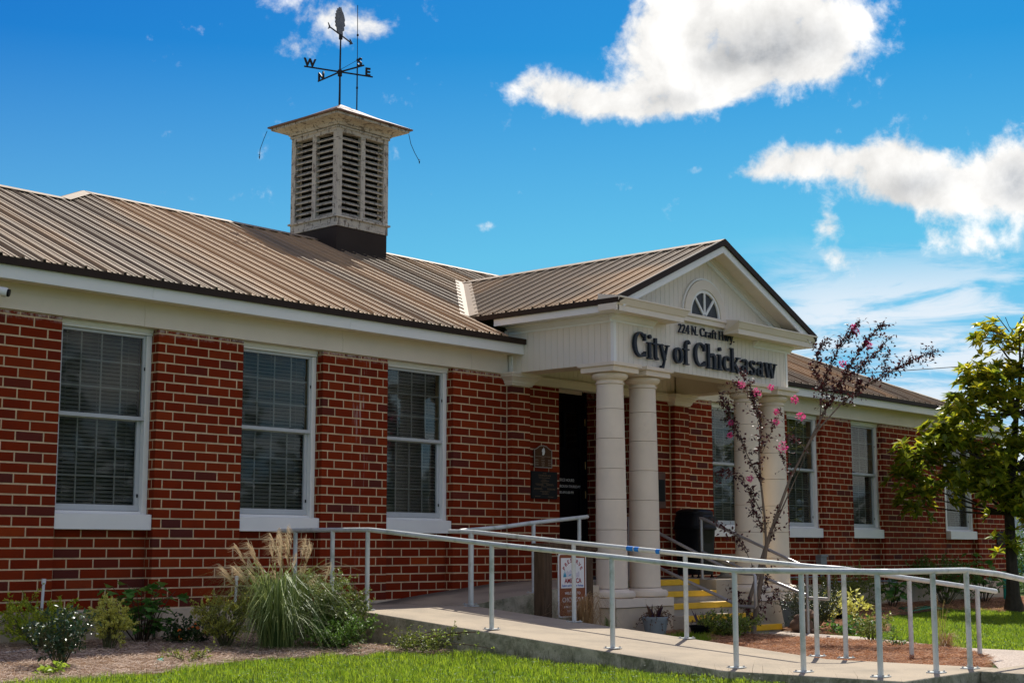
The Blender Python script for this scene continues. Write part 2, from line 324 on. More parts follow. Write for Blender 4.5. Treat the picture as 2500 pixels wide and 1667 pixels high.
# ---------------------------------------------------------------- the town hall
C_=.1016; HZ=2.89
B=thing('town_hall','single-storey red brick town hall with tan metal roof, white trim and columned entrance portico','building',(8.74,0,-.35))
# brickwork: list of (x0,x1,y0,y1,z0,z1) boxes, standing 4 mm proud of the mortar
BR=[]; J=.0080
OFF={0:[.10,.355,.655,.945],1:[.21,.515,.808,1.045]}
def rows(z0,z1):
    k=math.ceil((z0-.02)/C_) if z0>0 else 0; k=int(round(z0/C_)) if abs(z0/C_-round(z0/C_))<.05 else k
    while k*C_<z1-.02:
        yield k,max(k*C_,z0)+J,min((k+1)*C_,z1)-J; k+=1
def front(x0,x1,z0,z1,y=0.,d=.1,cornL=True,cornR=True,reveal=.128,seq=None,off=0):
    for k,a,b in rows(z0,z1):
        if b-a<.015: continue
        if seq: js=[x0+q*(x1-x0)/1.13 for q in seq[k%2]]
        else:
            p=.305; s=x0+off+(.152 if k%2 else 0); i0=math.ceil((x0-s)/p); js=[s+p*i for i in range(i0,i0+int((x1-x0)/p)+3)]; js=[q for q in js if x0+.05<q<x1-.05]
        e=[x0-J]+js+[x1+J]
        for i in range(len(e)-1):
            l,r=e[i]+J,e[i+1]-J
            if r-l<.012: continue
            dd=.03
            if i==0 and cornL: dd=(.095 if k%2 else .045)
            if i==len(e)-2 and cornR: dd=(.045 if k%2 else .095)
            BR.append((l,r,y,y+dd,a,b))
            for cn,xx in ((cornL and i==0,(x0,x0+.03)),(cornR and i==len(e)-2,(x1-.03,x1))):
                if cn and reveal-dd-2*J>.015: BR.append((xx[0],xx[1],y+dd+2*J,y+reveal,a,b))
mw=MB()
def core(x0,x1,y0,y1,z0,z1): mw.box(x0,x1,y0,y1,z0,z1)
P=.004
piers=[(-4.0,0.,None),(1.145,2.272,OFF),(3.437,4.484,OFF),(5.635,6.655,None),(12.66,13.758,OFF),(14.909,15.95,OFF),(17.119,18.937,None),(21.1,22.5,None)]
for x0,x1,sq in piers:
    front(x0,x1,0,HZ,0,cornL=x0>-3,cornR=(x1 not in (6.655,)),seq=sq,off=.0 if x0>-3 else -.12); core(x0+P,x1-P,P,.32,0,HZ)
wins=[(0.,1.145),(2.272,3.437),(4.484,5.635),(11.51,12.66),(13.758,14.909),(15.95,17.119),(19.88,21.1)]
for x0,x1 in wins:
    front(x0,x1,0,.80,.128,cornL=False,cornR=False,off=.23); core(x0-.02,x1+.02,.132,.33,0,.80)
front(18.937,19.88,0,HZ,.128,cornL=False,cornR=False,off=.1); core(18.93,19.89,.132,.34,0,HZ)
# pilasters and the wall round the recessed doorway
for x0,x1 in ((6.650,7.025),(10.36,10.735)):
    for k,a,b in rows(0,2.74):
        j=x0+(.13 if k%2 else .255); BR.append((x0,j-J,-.1,-.02,a,b)); BR.append((j+J,x1,-.1,-.02,a,b))
    core(x0+P,x1-P,-.096,.3,0,2.74)
front(7.03,7.75,0,2.80,0,cornL=False,cornR=True,off=.19); core(7.02,7.746,P,.32,0,2.8)
front(9.73,10.355,0,2.80,0,cornL=True,cornR=False,off=.12); core(9.734,10.37,P,1.2,0,2.8)
front(10.74,11.51,0,HZ,0,cornL=False,cornR=True,off=.03); core(10.73,11.506,P,.32,0,HZ)
core(7.45,7.746,.3,1.2,0,2.8)
for sx,sg in ((9.73,1),(7.75,-1)):
    for k,a,b in rows(0.1,3.0):
        ys_=[.13 if k%2 else .02]
        while ys_[-1]<1.1: ys_.append(ys_[-1]+.305)
        ys_=[.11]+[q for q in ys_ if q>.18 and q<1.1]+[1.15]
        for i in range(len(ys_)-1):
            l,r=ys_[i]+J,ys_[i+1]-J
            BR.append((sx,sx+.03,l,r,a,b) if sg>0 else (sx-.03,sx,l,r,a,b))
# back of the building, end walls, and dark sheets standing in for the unlit rooms
core(-4,-3.7,.32,7.9,0,HZ); core(22.2,22.496,.32,7.9,0,HZ); core(-4,22.5,7.6,7.9,0,HZ); core(7.4,10.1,1.16,1.3,0.15,3.1)
part('wall',mw,M['mortar'],B,label='cream mortar wall core behind the bricks')
dm=MB(); dm.box(-3.6,7.35,.42,.46,.3,3.1); dm.box(10.2,22.1,.42,.46,.3,3.1); part('room_dark_sheet',dm,M['dark'],B)
# two brick meshes: a chamfered unit brick shared by the loose ones, and one field for the rest
def brick_geo(x0,x1,y0,y1,z0,z1,c=.003):
    if x1-x0>y1-y0+.001 or (y1-y0)<.1 and (x1-x0)>.031:
        V=[(x0,y1,z0),(x1,y1,z0),(x1,y1,z1),(x0,y1,z1),(x0,y0+c,z0),(x1,y0+c,z0),(x1,y0+c,z1),(x0,y0+c,z1),(x0+c,y0,z0+c),(x1-c,y0,z0+c),(x1-c,y0,z1-c),(x0+c,y0,z1-c)]
        F=[(8,9,10,11),(4,5,9,8),(5,6,10,9),(6,7,11,10),(7,4,8,11),(0,1,5,4),(1,2,6,5),(2,3,7,6),(3,0,4,7)]
        return V,F
    V=[(x0,y0,z0),(x1,y0,z0),(x1,y1,z0),(x0,y1,z0),(x0,y0,z1),(x1,y0,z1),(x1,y1,z1),(x0,y1,z1)]
    return V,[(0,3,2,1),(4,5,6,7),(0,1,5,4),(1,2,6,5),(2,3,7,6),(3,0,4,7)]
camp=Vector((-8.084,-13.027,.568))
def inview(p):
    d=Vector(p)-camp; z=d.dot(CF); return z>0 and abs(d.dot(CR)/z)<.343 and abs(d.dot(CU)/z)<.228
def bkey(b):
    c=((b[0]+b[1])/2,(b[2]+b[3])/2,(b[4]+b[5])/2); area=(b[1]-b[0])*(b[5]-b[4])/((Vector(c)-camp).length**2)
    return -area if inview(c) and b[1]-b[0]>.05 else 0
BR=[(b[0],b[1],b[2]+random.uniform(-.0025,.0012),b[3],b[4]+random.uniform(-.0015,.0015),b[5]+random.uniform(-.0015,.0015)) for b in BR]
BR.sort(key=bkey)
unit={}
field=MB()
for i,b in enumerate(BR):
    if i<300:
        w_,d_,h_=b[1]-b[0],b[3]-b[2],b[5]-b[4]; key=(round(w_,2),round(d_,2))
        if key not in unit:
            u=MB(); V,F=brick_geo(-w_/2,w_/2,0,d_,-h_/2,h_/2); u.add(V,F); unit[key]=(mesh_from('brick',u,M['brick']),w_,d_,h_)
        me,uw,ud,uh=unit[key]; inst('brick',me,B,((b[0]+b[1])/2,b[2],(b[4]+b[5])/2),(w_/uw,d_/ud,h_/uh))
    else:
        V,F=brick_geo(*b); field.add(V,F)
part('brickwork',field,M['brick'],B,kind='stuff')
fd=MB(); fd.box(-4.02,22.52,-.025,.5,-.75,0.0)
part('foundation',fd,M['found'],B,bev=.008)
# ---- windows
def window(x0,x1,full=True):
    cs=MB(); yo=.115
    cs.box(x1-.065,x1,yo,yo+.07,.953,2.82); cs.box(x0,x0+.065,yo,yo+.07,.953,2.82); cs.box(x0,x1,yo-.012,yo+.08,2.822,2.893)
    cs.box(x0+.002,x1-.002,yo-.025,yo-.013,2.852,2.89); cs.box(x0+.066,x1-.066,yo+.01,yo+.075,.953,.985)
    w_=part('window',cs,M['white'],B,bev=.004,label='double-hung window with grey sashes and closed blinds')
    a,b=x0+.066,x1-.066; zm=1.945
    us=MB(); yu=yo+.02
    us.box(a,a+.028,yu,yu+.03,zm+.02,2.82); us.box(b-.028,b,yu,yu+.03,zm+.02,2.82); us.box(a+.029,b-.029,yu,yu+.03,2.79,2.82); us.box(a,b,yu-.012,yu+.034,zm-.02,zm+.019)
    part('upper_sash',us,M['alu'],w_,bev=.002)
    ls=MB(); yl=yo+.058
    ls.box(a,a+.05,yl,yl+.03,1.05,zm+.015); ls.box(b-.05,b,yl,yl+.03,1.05,zm+.015); ls.box(a,b,yl-.006,yl+.032,.99,1.049); ls.box(a+.051,b-.051,yl,yl+.03,zm-.03,zm+.015)
    part('lower_sash',ls,M['alu'],w_,bev=.002)
    for (ya,za,zb,xa,xb) in ((yu+.03,zm+.02,2.79,a+.028,b-.028),(yl+.031,1.05,zm-.03,a+.05,b-.05)):
        g=MB(); h=.0075
        for i in (1,2,3): q=xa+(xb-xa)*i/4; g.box(q-h,q+h,ya+.001,ya+.010,za,zb)
        for i in (1,2): q=za+(zb-za)*i/3; g.box(xa,xb,ya+.0025,ya+.0085,q-h,q+h)
        part('grille',g,M['grille'],w_)
        p=MB(); p.box(xa-.01,xb+.01,ya-.012,ya-.008,za-.01,zb+.01); part('pane',p,M['glass'],w_)
    bl=MB(); z=1.02; ybl=yl+.085
    while z<2.80:
        c=random.uniform(-.0015,.0015); t=R(47)
        bl.obox(((a+b)/2,ybl+c,z),(1,0,random.uniform(-.0012,.0012)),(0,math.cos(t),math.sin(t)),(0,-math.sin(t),math.cos(t)),b-a-.012,.046,.003); z+=.0405
    for q in (a+.14,(a+b)/2,b-.14): bl.box(q-.003,q+.003,ybl-.028,ybl-.026,1.0,2.8)
    part('blind',bl,M['blind'],w_,kind='stuff')
    s=MB(); s.prism([(.022,.795),(.128,.795),(.128,.958),(.060,.956),(.022,.950)],x0+.003,x1-.003,'x')
    part('sill',s,M['white'],w_,bev=.004)
    lk=MB(); lk.box(b-.012,b+.004,yu-.006,yu,2.45,2.485); lk.box(b-.03,b-.014,yl-.008,yl-.001,1.13,1.165); lk.box(a+.25,a+.30,yu-.006,yu+.02,zm+.0195,zm+.028); lk.box(b-.30,b-.25,yu-.006,yu+.02,zm+.0195,zm+.028)
    part('latch',lk,M['black'],w_)
for x0,x1 in wins: window(x0,x1)
# ---- frieze boards, soffit and fascia along the eaves
for x0,x1,js in ((-4.05,6.66,[-1.9,.95,3.72,5.95]),(10.86,19.75,[13.2,15.9,18.4])):
    e=[x0]+js+[x1]
    for i in range(len(e)-1):
        f=MB(); l,r=e[i]+.0015,e[i+1]-.0015; f.box(l,r,-.024,.10,HZ+.002,3.055); f.box(l,r,-.017,.10,3.0555,3.150)
        part('frieze_board',f,M['cream'],B,bev=.002)
for x0,x1,js in ((-4.3,6.685,[-2.8,.857,3.6,5.45]),(10.845,19.98,[12.3,15.9,18.9])):
    e=[x0]+js+[x1]
    for i in range(len(e)-1):
        f=MB(); f.box(e[i]+.001,e[i+1]-.001,-.285,-.262,3.132,3.268); f.box(e[i]+.001,e[i+1]-.001,-.262,-.235,3.132,3.140)
        part('fascia_board',f,M['white'],B,bev=.002)
    f=MB(); f.box(x0,x1,-.33,-.286,3.262,3.333); f.box(x0,x1,-.285,-.25,3.27,3.30); part('drip_edge',f,M['brown'],B,bev=.003)
    f=MB(); x=x0
    while x<x1-.01: f.box(x+.0025,min(x+.098,x1)-.0025,-.26,-.002,3.1505,3.160); x+=.1
    part('soffit',f,M['cream'],B,kind='stuff')
    f=MB(); f.box(x0,x1,-.26,.2,3.162,3.172); part('soffit_backing',f,M['brown'],B)
f=MB(); f.box(-4.02,22.5,.102,.30,HZ+.002,3.30); part('wall_head',f,M['cream'],B)
# right wing beyond the hip: its own low eave
f=MB(); f.box(19.99,22.9,-.20,-.17,3.0,3.12); part('fascia_board',f,M['white'],B); f=MB(); f.box(19.76,22.7,-.02,.10,HZ+.003,3.02); part('frieze_board',f,M['white'],B)
# ---- roofs: ribbed panels, each 0.9 m sheet a part
S_=.45; ZE=3.337
def zmain(y): return ZE+S_*(y+.33)
def ridge_y(x):
    if x<1.9: return 3.22
    if x<2.72: return 3.22+(x-1.9)*(4.02-3.22)/.82
    if x<15.3: return 4.02
    return 4.02-(x-15.3)*(4.02+.33)/(19.98-15.3)
PX0,PXR,PX1=6.385,8.765,11.145
ZP=3.668; SP=.447
def zport(x): return ZP+SP*(min(x,2*PXR-x)-PX0)
def valley_y(x):
    if x<PX0 or x>PX1: return -.33
    return (zport(x)-ZE)/S_-.33
prof=[(0,0),(.012,.0),(.018,.028),(.042,.028),(.050,0),(.098,0),(.103,.010),(.115,.010),(.120,0),(.162,0),(.167,.010),(.179,.010),(.184,0),(.228,0)]
def profpts(a,b,off=0):
    out=[]; k=math.floor((a-off)/.228)
    while True:
        base=off+k*.228
        if base>b: break
        for p,h in prof[:-1]:
            q=base+p
            if a<=q<=b: out.append((q,h))
        k+=1
    if not out or out[0][0]>a+1e-4: out.insert(0,(a,0))
    if out[-1][0]<b-1e-4: out.append((b,0))
    return out
def roof_panel(a,b):
    mb=MB(); pts=profpts(a,b)
    pr=None
    for q,h in pts:
        y1=ridge_y(q)-.03; y0=valley_y(q)+(.10 if PX0-.05<q<PX1+.05 else 0)
        if PX0>q>PX0-.0: y0=y0
        if q>6.69 and q<10.84 and y0<0.45: y0=max(y0,.45)
        if y1<y0+.02: pr=None; continue
        i=len(mb.v); mb.v+= [(q,y0,zmain(y0)+h),(q,y1,zmain(y1)+h),(q,y0,zmain(y0)+h-.008)]
        if pr is not None: mb.f+=[(pr,i,i+1,pr+1),(pr+2,i+2,i,pr)]
        pr=i
    if mb.f: part('roof_panel',mb,M['roof'],B)
x=-4.3
while x<19.9: roof_panel(x+.0005,min(x+.912,19.95)-.0005); x+=.912
# screws on the eave-side of the panels
sm=MB()
for r_ in (.25,1.1,2.0,2.9,3.7):
    k=-4
    while k<19:
        q=math.floor(k/.228)*.228+.076+ (0 if r_!=2.0 else .228)
        y=r_
        if y<ridge_y(q)-.1 and y>valley_y(q)+.15: sm.box(q-.006,q+.006,y-.006,y+.006,zmain(y)-.002,zmain(y)+.008)
        k+=.456 
part('roof_screws',sm,M['brown'],B,kind='stuff')
def strip(mb,P0,P1,n0,wid,th=.006):
    P0=Vector(P0);P1=Vector(P1); u=(P1-P0).normalized(); n=Vector(n0).normalized(); v=n.cross(u).normalized()
    c=(P0+P1)/2; mb.obox(c,u,v,n,(P1-P0).length,wid,th)
nf=Vector((0,-S_,1)).normalized(); nb=Vector((0,S_,1)).normalized(); nw=Vector((-SP,0,1)).normalized(); ne=Vector((SP,0,1)).normalized()
rc=MB()
def ridge_cap(P0,P1,na,nbk,wid=.13,lift=.026):
    u=(Vector(P1)-Vector(P0)).normalized()
    for n in (na,nbk):
        v=n.cross(u); v=v if v.z<0 else -v; v.normalize()
        c0=Vector(P0)+v*wid/2+n*lift; c1=Vector(P1)+v*wid/2+n*lift; strip(rc,c0,c1,n,wid)
ridge_cap((-4.3,3.22,zmain(3.22)),(1.9,3.22,zmain(3.22)),nf,nb); ridge_cap((2.72,4.02,zmain(4.02)),(6.75,4.02,zmain(4.02)),nf,nb); ridge_cap((7.8,4.02,zmain(4.02)),(15.3,4.02,zmain(4.02)),nf,nb)
hw=Vector((-.9,0,1)).normalized()
ridge_cap((1.9,3.22,zmain(3.22)),(2.72,4.02,zmain(4.02)),nf,Vector((-.439,0,1)).normalized(),.12)
ridge_cap((15.3,4.02,zmain(4.02)),(19.95,-.30,zmain(-.30)),nf,Vector((.45,0,1)).normalized(),.12)
ridge_cap((PXR,-2.10,zport(PXR)),(PXR,2.85,zport(PXR)),nw,ne)
part('ridge_cap',rc,M['flash'],B)
# back slopes and the raised hip end
bk=MB()
bk.add([(-4.3,3.22,zmain(3.22)),(1.9,3.22,zmain(3.22)),(1.9,7.9,zmain(3.22)-S_*4.68),(-4.3,7.9,zmain(3.22)-S_*4.68)],[(0,1,2,3)])
bk.add([(2.72,4.02,zmain(4.02)),(15.3,4.02,zmain(4.02)),(19.9,8.4,3.33),(-1.6,8.4,3.33)],[(0,1,2,3)])
bk.add([(15.3,4.02,zmain(4.02)),(19.95,-.33,ZE),(19.95,8.4,3.33)],[(0,1,2)])
bk.add([(2.72,4.02,zmain(4.02)),(1.9,3.22,zmain(3.22)-.005),(-1.6,8.4,3.33)],[(0,1,2)])
part('back_roof',bk,M['flash'],B)
wg=MB(); wg.add([(19.3,-.22,3.13),(22.95,-.22,3.13),(22.95,3.2,3.62),(19.3,3.2,3.62),(19.3,8.1,3.1),(22.95,8.1,3.1)],[(0,1,2,3),(3,2,5,4)]); part('wing_roof',wg,M['roof'],B)
# portico roof: ribs run down both slopes
def port_panel(a,b,side):
    mb=MB(); pr=None
    for q,h in profpts(a,b,-2.085):
        # x where the valley crosses this y
        if q<.40: xs_=PX0
        else: xs_=PX0+((q+.33)*S_+ZE-ZP)/SP+.10
        if xs_>PXR-.04: pr=None; continue
        xe=PXR-.025
        A=(xs_,q,zport(xs_)+h);Bq=(xe,q,zport(xe)+h);D=(xs_,q,zport(xs_)+h-.008)
        if side: A,Bq,D=[(2*PXR-p[0],p[1],p[2]) for p in (A,Bq,D)]
        i=len(mb.v); mb.v+=[A,Bq,D]
        if pr is not None: mb.f+=[(pr,pr+1,i+1,i),(pr+2,pr,i,i+2)] if not side else [(pr,i,i+1,pr+1),(pr+2,i+2,i,pr)]
        pr=i
    if mb.f: part('roof_panel',mb,M['roof'],B)
for side in (0,1):
    y=-2.085
    while y<2.6: port_panel(y+.0005,min(y+.912,2.75)-.0005,side); y+=.912
vf=MB()
for sgn in (0,1):
    f_=lambda x:(2*PXR-x) if sgn else x
    P0=Vector((f_(PX0-.02),valley_y(PX0)+.0,zport(PX0)+.004)); P1=Vector((f_(PXR-.02),valley_y(PXR-.02),zport(PXR)+.002)); u=(P1-P0).normalized()
    for n,fl in ((nf,1),(nw if not sgn else ne,-1)):
        v=n.cross(u).normalized()
        if n is nf: v=v if (v.x<0)!=bool(sgn) else -v
        else: v=v if v.y<0 else -v
        strip(vf,P0+v*.065+n*.006,P1+v*.065+n*.006,n,.13,.004)
part('valley_flashing',vf,M['flash'],B)
# ---- portico entablature
PL,PR,PF=6.69,10.84,-1.765; PC=8.765; ZB,ZT=2.905,3.42
def topz(x): return zport(x)-.075
plank=.1015
def planks_front():
    x=PL
    while x<PR-.01:
        a,b=x+.0022,min(x+plank,PR)-.0022; ta,tb=topz(a),topz(b); mb=MB()
        pk=[(a,ZB),(b,ZB),(b,tb)]+([(PC,topz(PC))] if a<PC<b else [])+[(a,ta)]
        mb.prism(pk,PF,PF+.012); part('siding_plank',mb,M['siding'],B); x+=plank
planks_front()
sp=MB(); sp.box(-.006,0,-.0485,.0485,0,ZT-ZB+.06); spm=mesh_from('siding_plank',sp,M['siding'])
y=PF
while y<-.03:
    inst('siding_plank',spm,B,(PL+.003,y+plank/2,ZB)); inst('siding_plank',spm,B,(PR+.003,y+plank/2,ZB)); y+=plank
bm=MB(); 
bm.prism([(PL+.01,ZB+.003),(PR-.01,ZB+.003),(PR-.01,topz(PR)),(PC,topz(PC)-.004),(PL+.01,topz(PL))],PF+.013,PF+.035)
bm.box(PL+.004,PL+.03,PF+.04,-.026,ZB+.003,ZT+.05); bm.box(PR-.03,PR-.004,PF+.04,-.026,ZB+.003,ZT+.05); part('siding_backing',bm,M['cream'],B)
for xx in (PL,PR): 
    s=1 if xx==PL else -1; cb=MB()
    cb.box(min(xx-s*.006,xx+s*.045),max(xx-s*.006,xx+s*.045),PF-.008,PF-.001,ZB,ZT); cb.box(min(xx-s*.008,xx-s*.0045),max(xx-s*.008,xx-s*.0045),PF-.008,PF+.045,ZB,ZT); part('corner_board',cb,M['white'],B,bev=.002); cb=MB(); cb.box(min(xx-s*.02,xx+s*.05),max(xx-s*.02,xx+s*.05),-.085,-.026,ZB,3.13); part('corner_board',cb,M['white'],B,bev=.002)
# beam undersides, inner faces, porch ceiling, back wall siding
bs=MB()
def slats(mb,x0,x1,y0,y1,z,along):
    if along=='y':
        x=x0
        while x<x1-.01: mb.box(x+.002,min(x+.1,x1)-.002,y0,y1,z,z+.006); x+=.1
    else:
        y=y0
        while y<y1-.01: mb.box(x0,x1,y+.002,min(y+.1,y1)-.002,z,z+.006); y+=.1
slats(bs,PL,PR,PF+.001,PF+.33,ZB-.002,'x'); slats(bs,PL+.001,PL+.33,PF+.335,-.03,ZB-.002,'x'); slats(bs,PR-.33,PR-.001,PF+.335,-.03,ZB-.002,'x'); slats(bs,PL+.33,PR-.33,PF+.33,1.2,3.215,'x')
part('soffit',bs,M['cream'],B,kind='stuff')
ib=MB(); ib.box(PL+.32,PR-.32,PF+.31,PF+.325,ZB+.004,3.22)
for xx in (PL+.318,PR-.333):
    ib.box(xx,xx+.015,PF+.326,-.03,ZB+.004,3.22)
ib.box(PL+.01,PR-.01,PF+.04,1.2,3.222,3.23); part('beam_lining',ib,M['cream'],B)
x=PL+.34
bwp=MB(); bwp.box(-.0485,.0485,-.006,0,0,.29); bwm=mesh_from('siding_plank',bwp,M['siding'])
while x<PR-.36: inst('siding_plank',bwm,B,(x+.05,-.012,2.925)); x+=plank
ht=MB(); ht.box(7.03,10.36,-.045,.10,2.80,2.905); ht.box(7.03,10.36,-.06,-.046,2.88,2.915); ht.box(7.03,10.36,.03,.10,2.91,3.21); ht.box(10.361,10.84,-.004,.02,2.905,3.221); part('door_header',ht,M['cream'],B,bev=.003)
# side eaves of the portico and mouldings
for s in (0,1):
    fz=MB(); X=lambda x:(2*PC-x) if s else x
    def bxs(a,b,y0,y1,z0,z1): fz.box(min(X(a),X(b)),max(X(a),X(b)),y0,y1,z0,z1)
    bxs(6.405,6.43,-2.05,.0,3.505,3.598); bxs(6.43,6.69,-2.03,.0,3.515,3.522); bxs(6.431,6.60,-2.03,.0,3.56,3.605)
    part('fascia_board',fz,M['white'],B,bev=.002)
for s in (0,1):
    de=MB(); X=lambda x:(2*PC-x) if s else x
    de.box(min(X(6.37),X(6.404)),max(X(6.37),X(6.404)),-2.085,.33,3.597,3.664)
    part('drip_edge',de,M['brown'],B,bev=.002)
ms=[(0,3.42),(-.012,3.42),(-.012,3.445),(-.03,3.452),(-.06,3.485),(-.085,3.49),(-.085,3.514),(0,3.514)]
for s in (0,1):
    mo=MB(); pl=[((PL+a) if not s else (PR-a),b) for a,b in ms]; mo.prism(pl,PF-.0,-.03,'y')
    e0,e1=(PL-.085,7.52) if not s else (9.93,PR+.085)
    mo.prism([(PF-.001+a,b) for a,b in ms],e0,e1,'x')
    part('frieze_moulding',mo,M['white'],B)
# cornice returns
for s in (0,1):
    x0,x1=(6.372,7.83) if not s else (9.12,11.158)
    rt=MB(); sec=[(-1.766,3.516),(-2.03,3.516),(-2.03,3.505),(-2.05,3.505),(-2.05,3.572),(-2.065,3.585),(-2.10,3.655),(-2.112,3.66),(-2.112,3.678),(-1.766,3.735)]
    n=len(sec); fl=lambda a:(a+2.05)*-1.0 if a<-2.05 else 0
    V=[]
    for e,sg in ((x0,-1),(x1,1)):
        for a,b in sec: 
            ex=max(0,-(a+2.05))*1.1
            if b>3.70: ex=-.09
            V.append((e+sg*(ex if not (s==0 and sg<0) and not(s==1 and sg>0) else 0),a,b))
    rt.add(V,[tuple(range(n))[::-1],tuple(range(n,2*n))]+[(i,(i+1)%n,n+(i+1)%n,n+i) for i in range(n)])
    part('cornice_return',rt,M['cream'],B)
# rake: brown edge, white fascia, frieze board, underside panels
def rakeline(x,off): return zport(x)-off
for s in (0,1):
    X=lambda x:(2*PC-x) if s else x
    def band(o0,o1,y0,y1,mname,nm,xa=6.38,xb=PC,bev=0):
        mb=MB(); pl=[(X(xa),rakeline(xa,o1)),(X(xb),rakeline(xb,o1)),(X(xb),rakeline(xb,o0)),(X(xa),rakeline(xa,o0))]
        mb.prism(pl,y0,y1); part(nm,mb,M[mname],B,bev=bev)
    band(-.028,.058,-2.10,-2.07,'brown','rake_trim'); band(.02,.16,-2.068,-2.045,'white','rake_board',6.50)
    band(.09,.20,PF-.055,PF-.002,'cream','rake_frieze',6.9); band(.20,.255,PF-.028,PF-.002,'white','rake_frieze',7.05)
    us=MB(); q=6.45; n=(nw if not s else ne)
    L=(PC-6.45)*math.sqrt(1+SP*SP); k=0
    while k<L-.02:
        t=(k+.05)/L; xx=6.45+(PC-6.45)*t; us.obox((X(xx),-1.91,rakeline(xx,.105)),(1 if not s else -1,0,SP),(0,1,0),n,.096,.27,.006); k+=.1
    part('soffit',us,M['cream'],B,kind='stuff')
    rb=MB(); rb.add([(X(6.4),-2.07,zport(6.4)-.012),(X(PC),-2.07,zport(PC)-.012),(X(PC),2.0,zport(PC)-.012),(X(6.4),.4,zport(6.4)-.012)],[(0,1,2,3)]); part('roof_deck',rb,M['brown'],B)
# half-round gable window
WX,WZ=8.695,3.712
def ring(r0,r1,y0,y1,n=24,rz0=None,rz1=None):
    mb=MB(); o=[]
    for k in range(n+1):
        a=math.pi*k/n
        for r in (r0,r1):
            for y in (y0,y1): mb.v.append((WX+r*math.cos(a),y,WZ+r*math.sin(a)))
    for k in range(n):
        i=4*k; j=i+4
        mb.f+=[(i,i+2,j+2,j),(i+1,j+1,j+3,i+3),(i+2,i+3,j+3,j+2),(i,j,j+1,i+1)]
    mb.f+=[(0,1,3,2),(4*n,4*n+2,4*n+3,4*n+1)]
    return mb
rg=ring(.365,.50,PF-.05,PF-.002); gw=part('gable_window',rg,M['cream'],B,bev=.003,label='half-round window with three radiating bars')
part('surround_bead',ring(.505,.53,PF-.03,PF-.003),M['white'],gw); part('window_frame',ring(.325,.364,PF-.035,PF-.003),M['white'],gw)
gs=MB(); gs.box(8.16,9.25,PF-.06,PF-.003,3.60,3.705); gs.box(8.14,9.27,PF-.08,PF-.0605,3.67,3.71); part('sill',gs,M['cream'],gw,bev=.003)
gd=MB(); gd.prism([(WX+.34*math.cos(math.pi*k/20),WZ+.34*math.sin(math.pi*k/20)) for k in range(21)],PF-.012,PF-.004); part('pane',gd,mat('insect_screen',(.035,.04,.045),.5,.5,60,.4,120,.4),gw)
for a in (48,90,132):
    mu=MB(); u=Vector((math.cos(R(a)),0,math.sin(R(a)))); mu.obox((WX+u.x*.165,PF-.022,WZ+u.z*.165),u,(0,1,0),u.cross(Vector((0,1,0))),.33,.02,.036); part('glazing_bar',mu,M['white'],gw,bev=.002)
# pilaster capitals
for x0,x1 in ((6.65,7.025),(10.36,10.735)):
    cp=MB(); lv=[(0.005,2.742),(.022,2.745),(.022,2.762),(.035,2.768),(.045,2.80),(.085,2.842),(.10,2.85),(.10,2.874),(.115,2.879),(.115,2.903)]
    V=[];n=len(lv)
    for d,z in lv:
        for (a,b) in ((x0-d,-.1-d),(x1+d,-.1-d),(x1+d,.02),(x0-d,.02)): V.append((a,b,z))
    F=[(4*i+k,4*i+(k+1)%4,4*i+4+(k+1)%4,4*i+4+k) for i in range(n-1) for k in range(4)]+[(0,3,2,1),(4*n-4,4*n-3,4*n-2,4*n-1)]
    cp.add(V,F); part('pilaster_capital',cp,M['cream'],B)
# ---- columns: plinth, base, six drums, capital
dr=[.115,.471,.833,1.209,1.587,1.964,2.333,2.645]
def colr(z):
    t=(z-.1)/2.55; return .197-.028*max(0,t)**1.7
for cx in (6.815,7.505,9.975,10.67):
    cy=-1.60
    bs_=MB(); pr=[(.15,.0),(.262,.0),(.285,.015),(.293,.045),(.285,.075),(.262,.092),(.225,.094),(.218,.100),(.205,.112)]
    bs_.lathe([(r,z-.003) for r,z in pr],cx,cy,40); col=part('column',bs_,M['stone'],B,smooth=True,label='round cast-stone column on a torus base')
    for i in range(len(dr)-1):
        d=MB(); a,b=dr[i]+.003,dr[i+1]-.003; zs=np.linspace(a,b,4)
        d.lathe([(colr(a)-.005,a-.001)]+[(colr(z),z) for z in zs]+[(colr(b)-.005,b+.001)],cx,cy,40); part('drum',d,M['stone'],col,smooth=True)
    cp=MB(); r=colr(2.65); cp.lathe([(r-.002,2.645),(r+.012,2.648),(r+.016,2.658),(r+.010,2.668),(r,2.672),(r,2.695),(r+.02,2.703),(r+.05,2.722),(r+.062,2.748),(r+.052,2.776),(r+.03,2.785)],cx,cy,40)
    cap=part('capital',cp,M['stone'],col,smooth=True)
    ab=MB(); h=.262; ab.box(cx-h,cx+h,cy-h,cy+h,2.786,2.852); ab.box(cx-h-.03,cx+h+.03,cy-h-.03,cy+h+.03,2.856,2.901); ab.box(cx-h-.012,cx+h+.012,cy-h-.012,cy+h+.012,2.850,2.858); part('abacus',ab,M['stone'],col,bev=.006)
jc=MB(); jc.lathe([(.165,.1),(.165,2.6)],0,0,16)
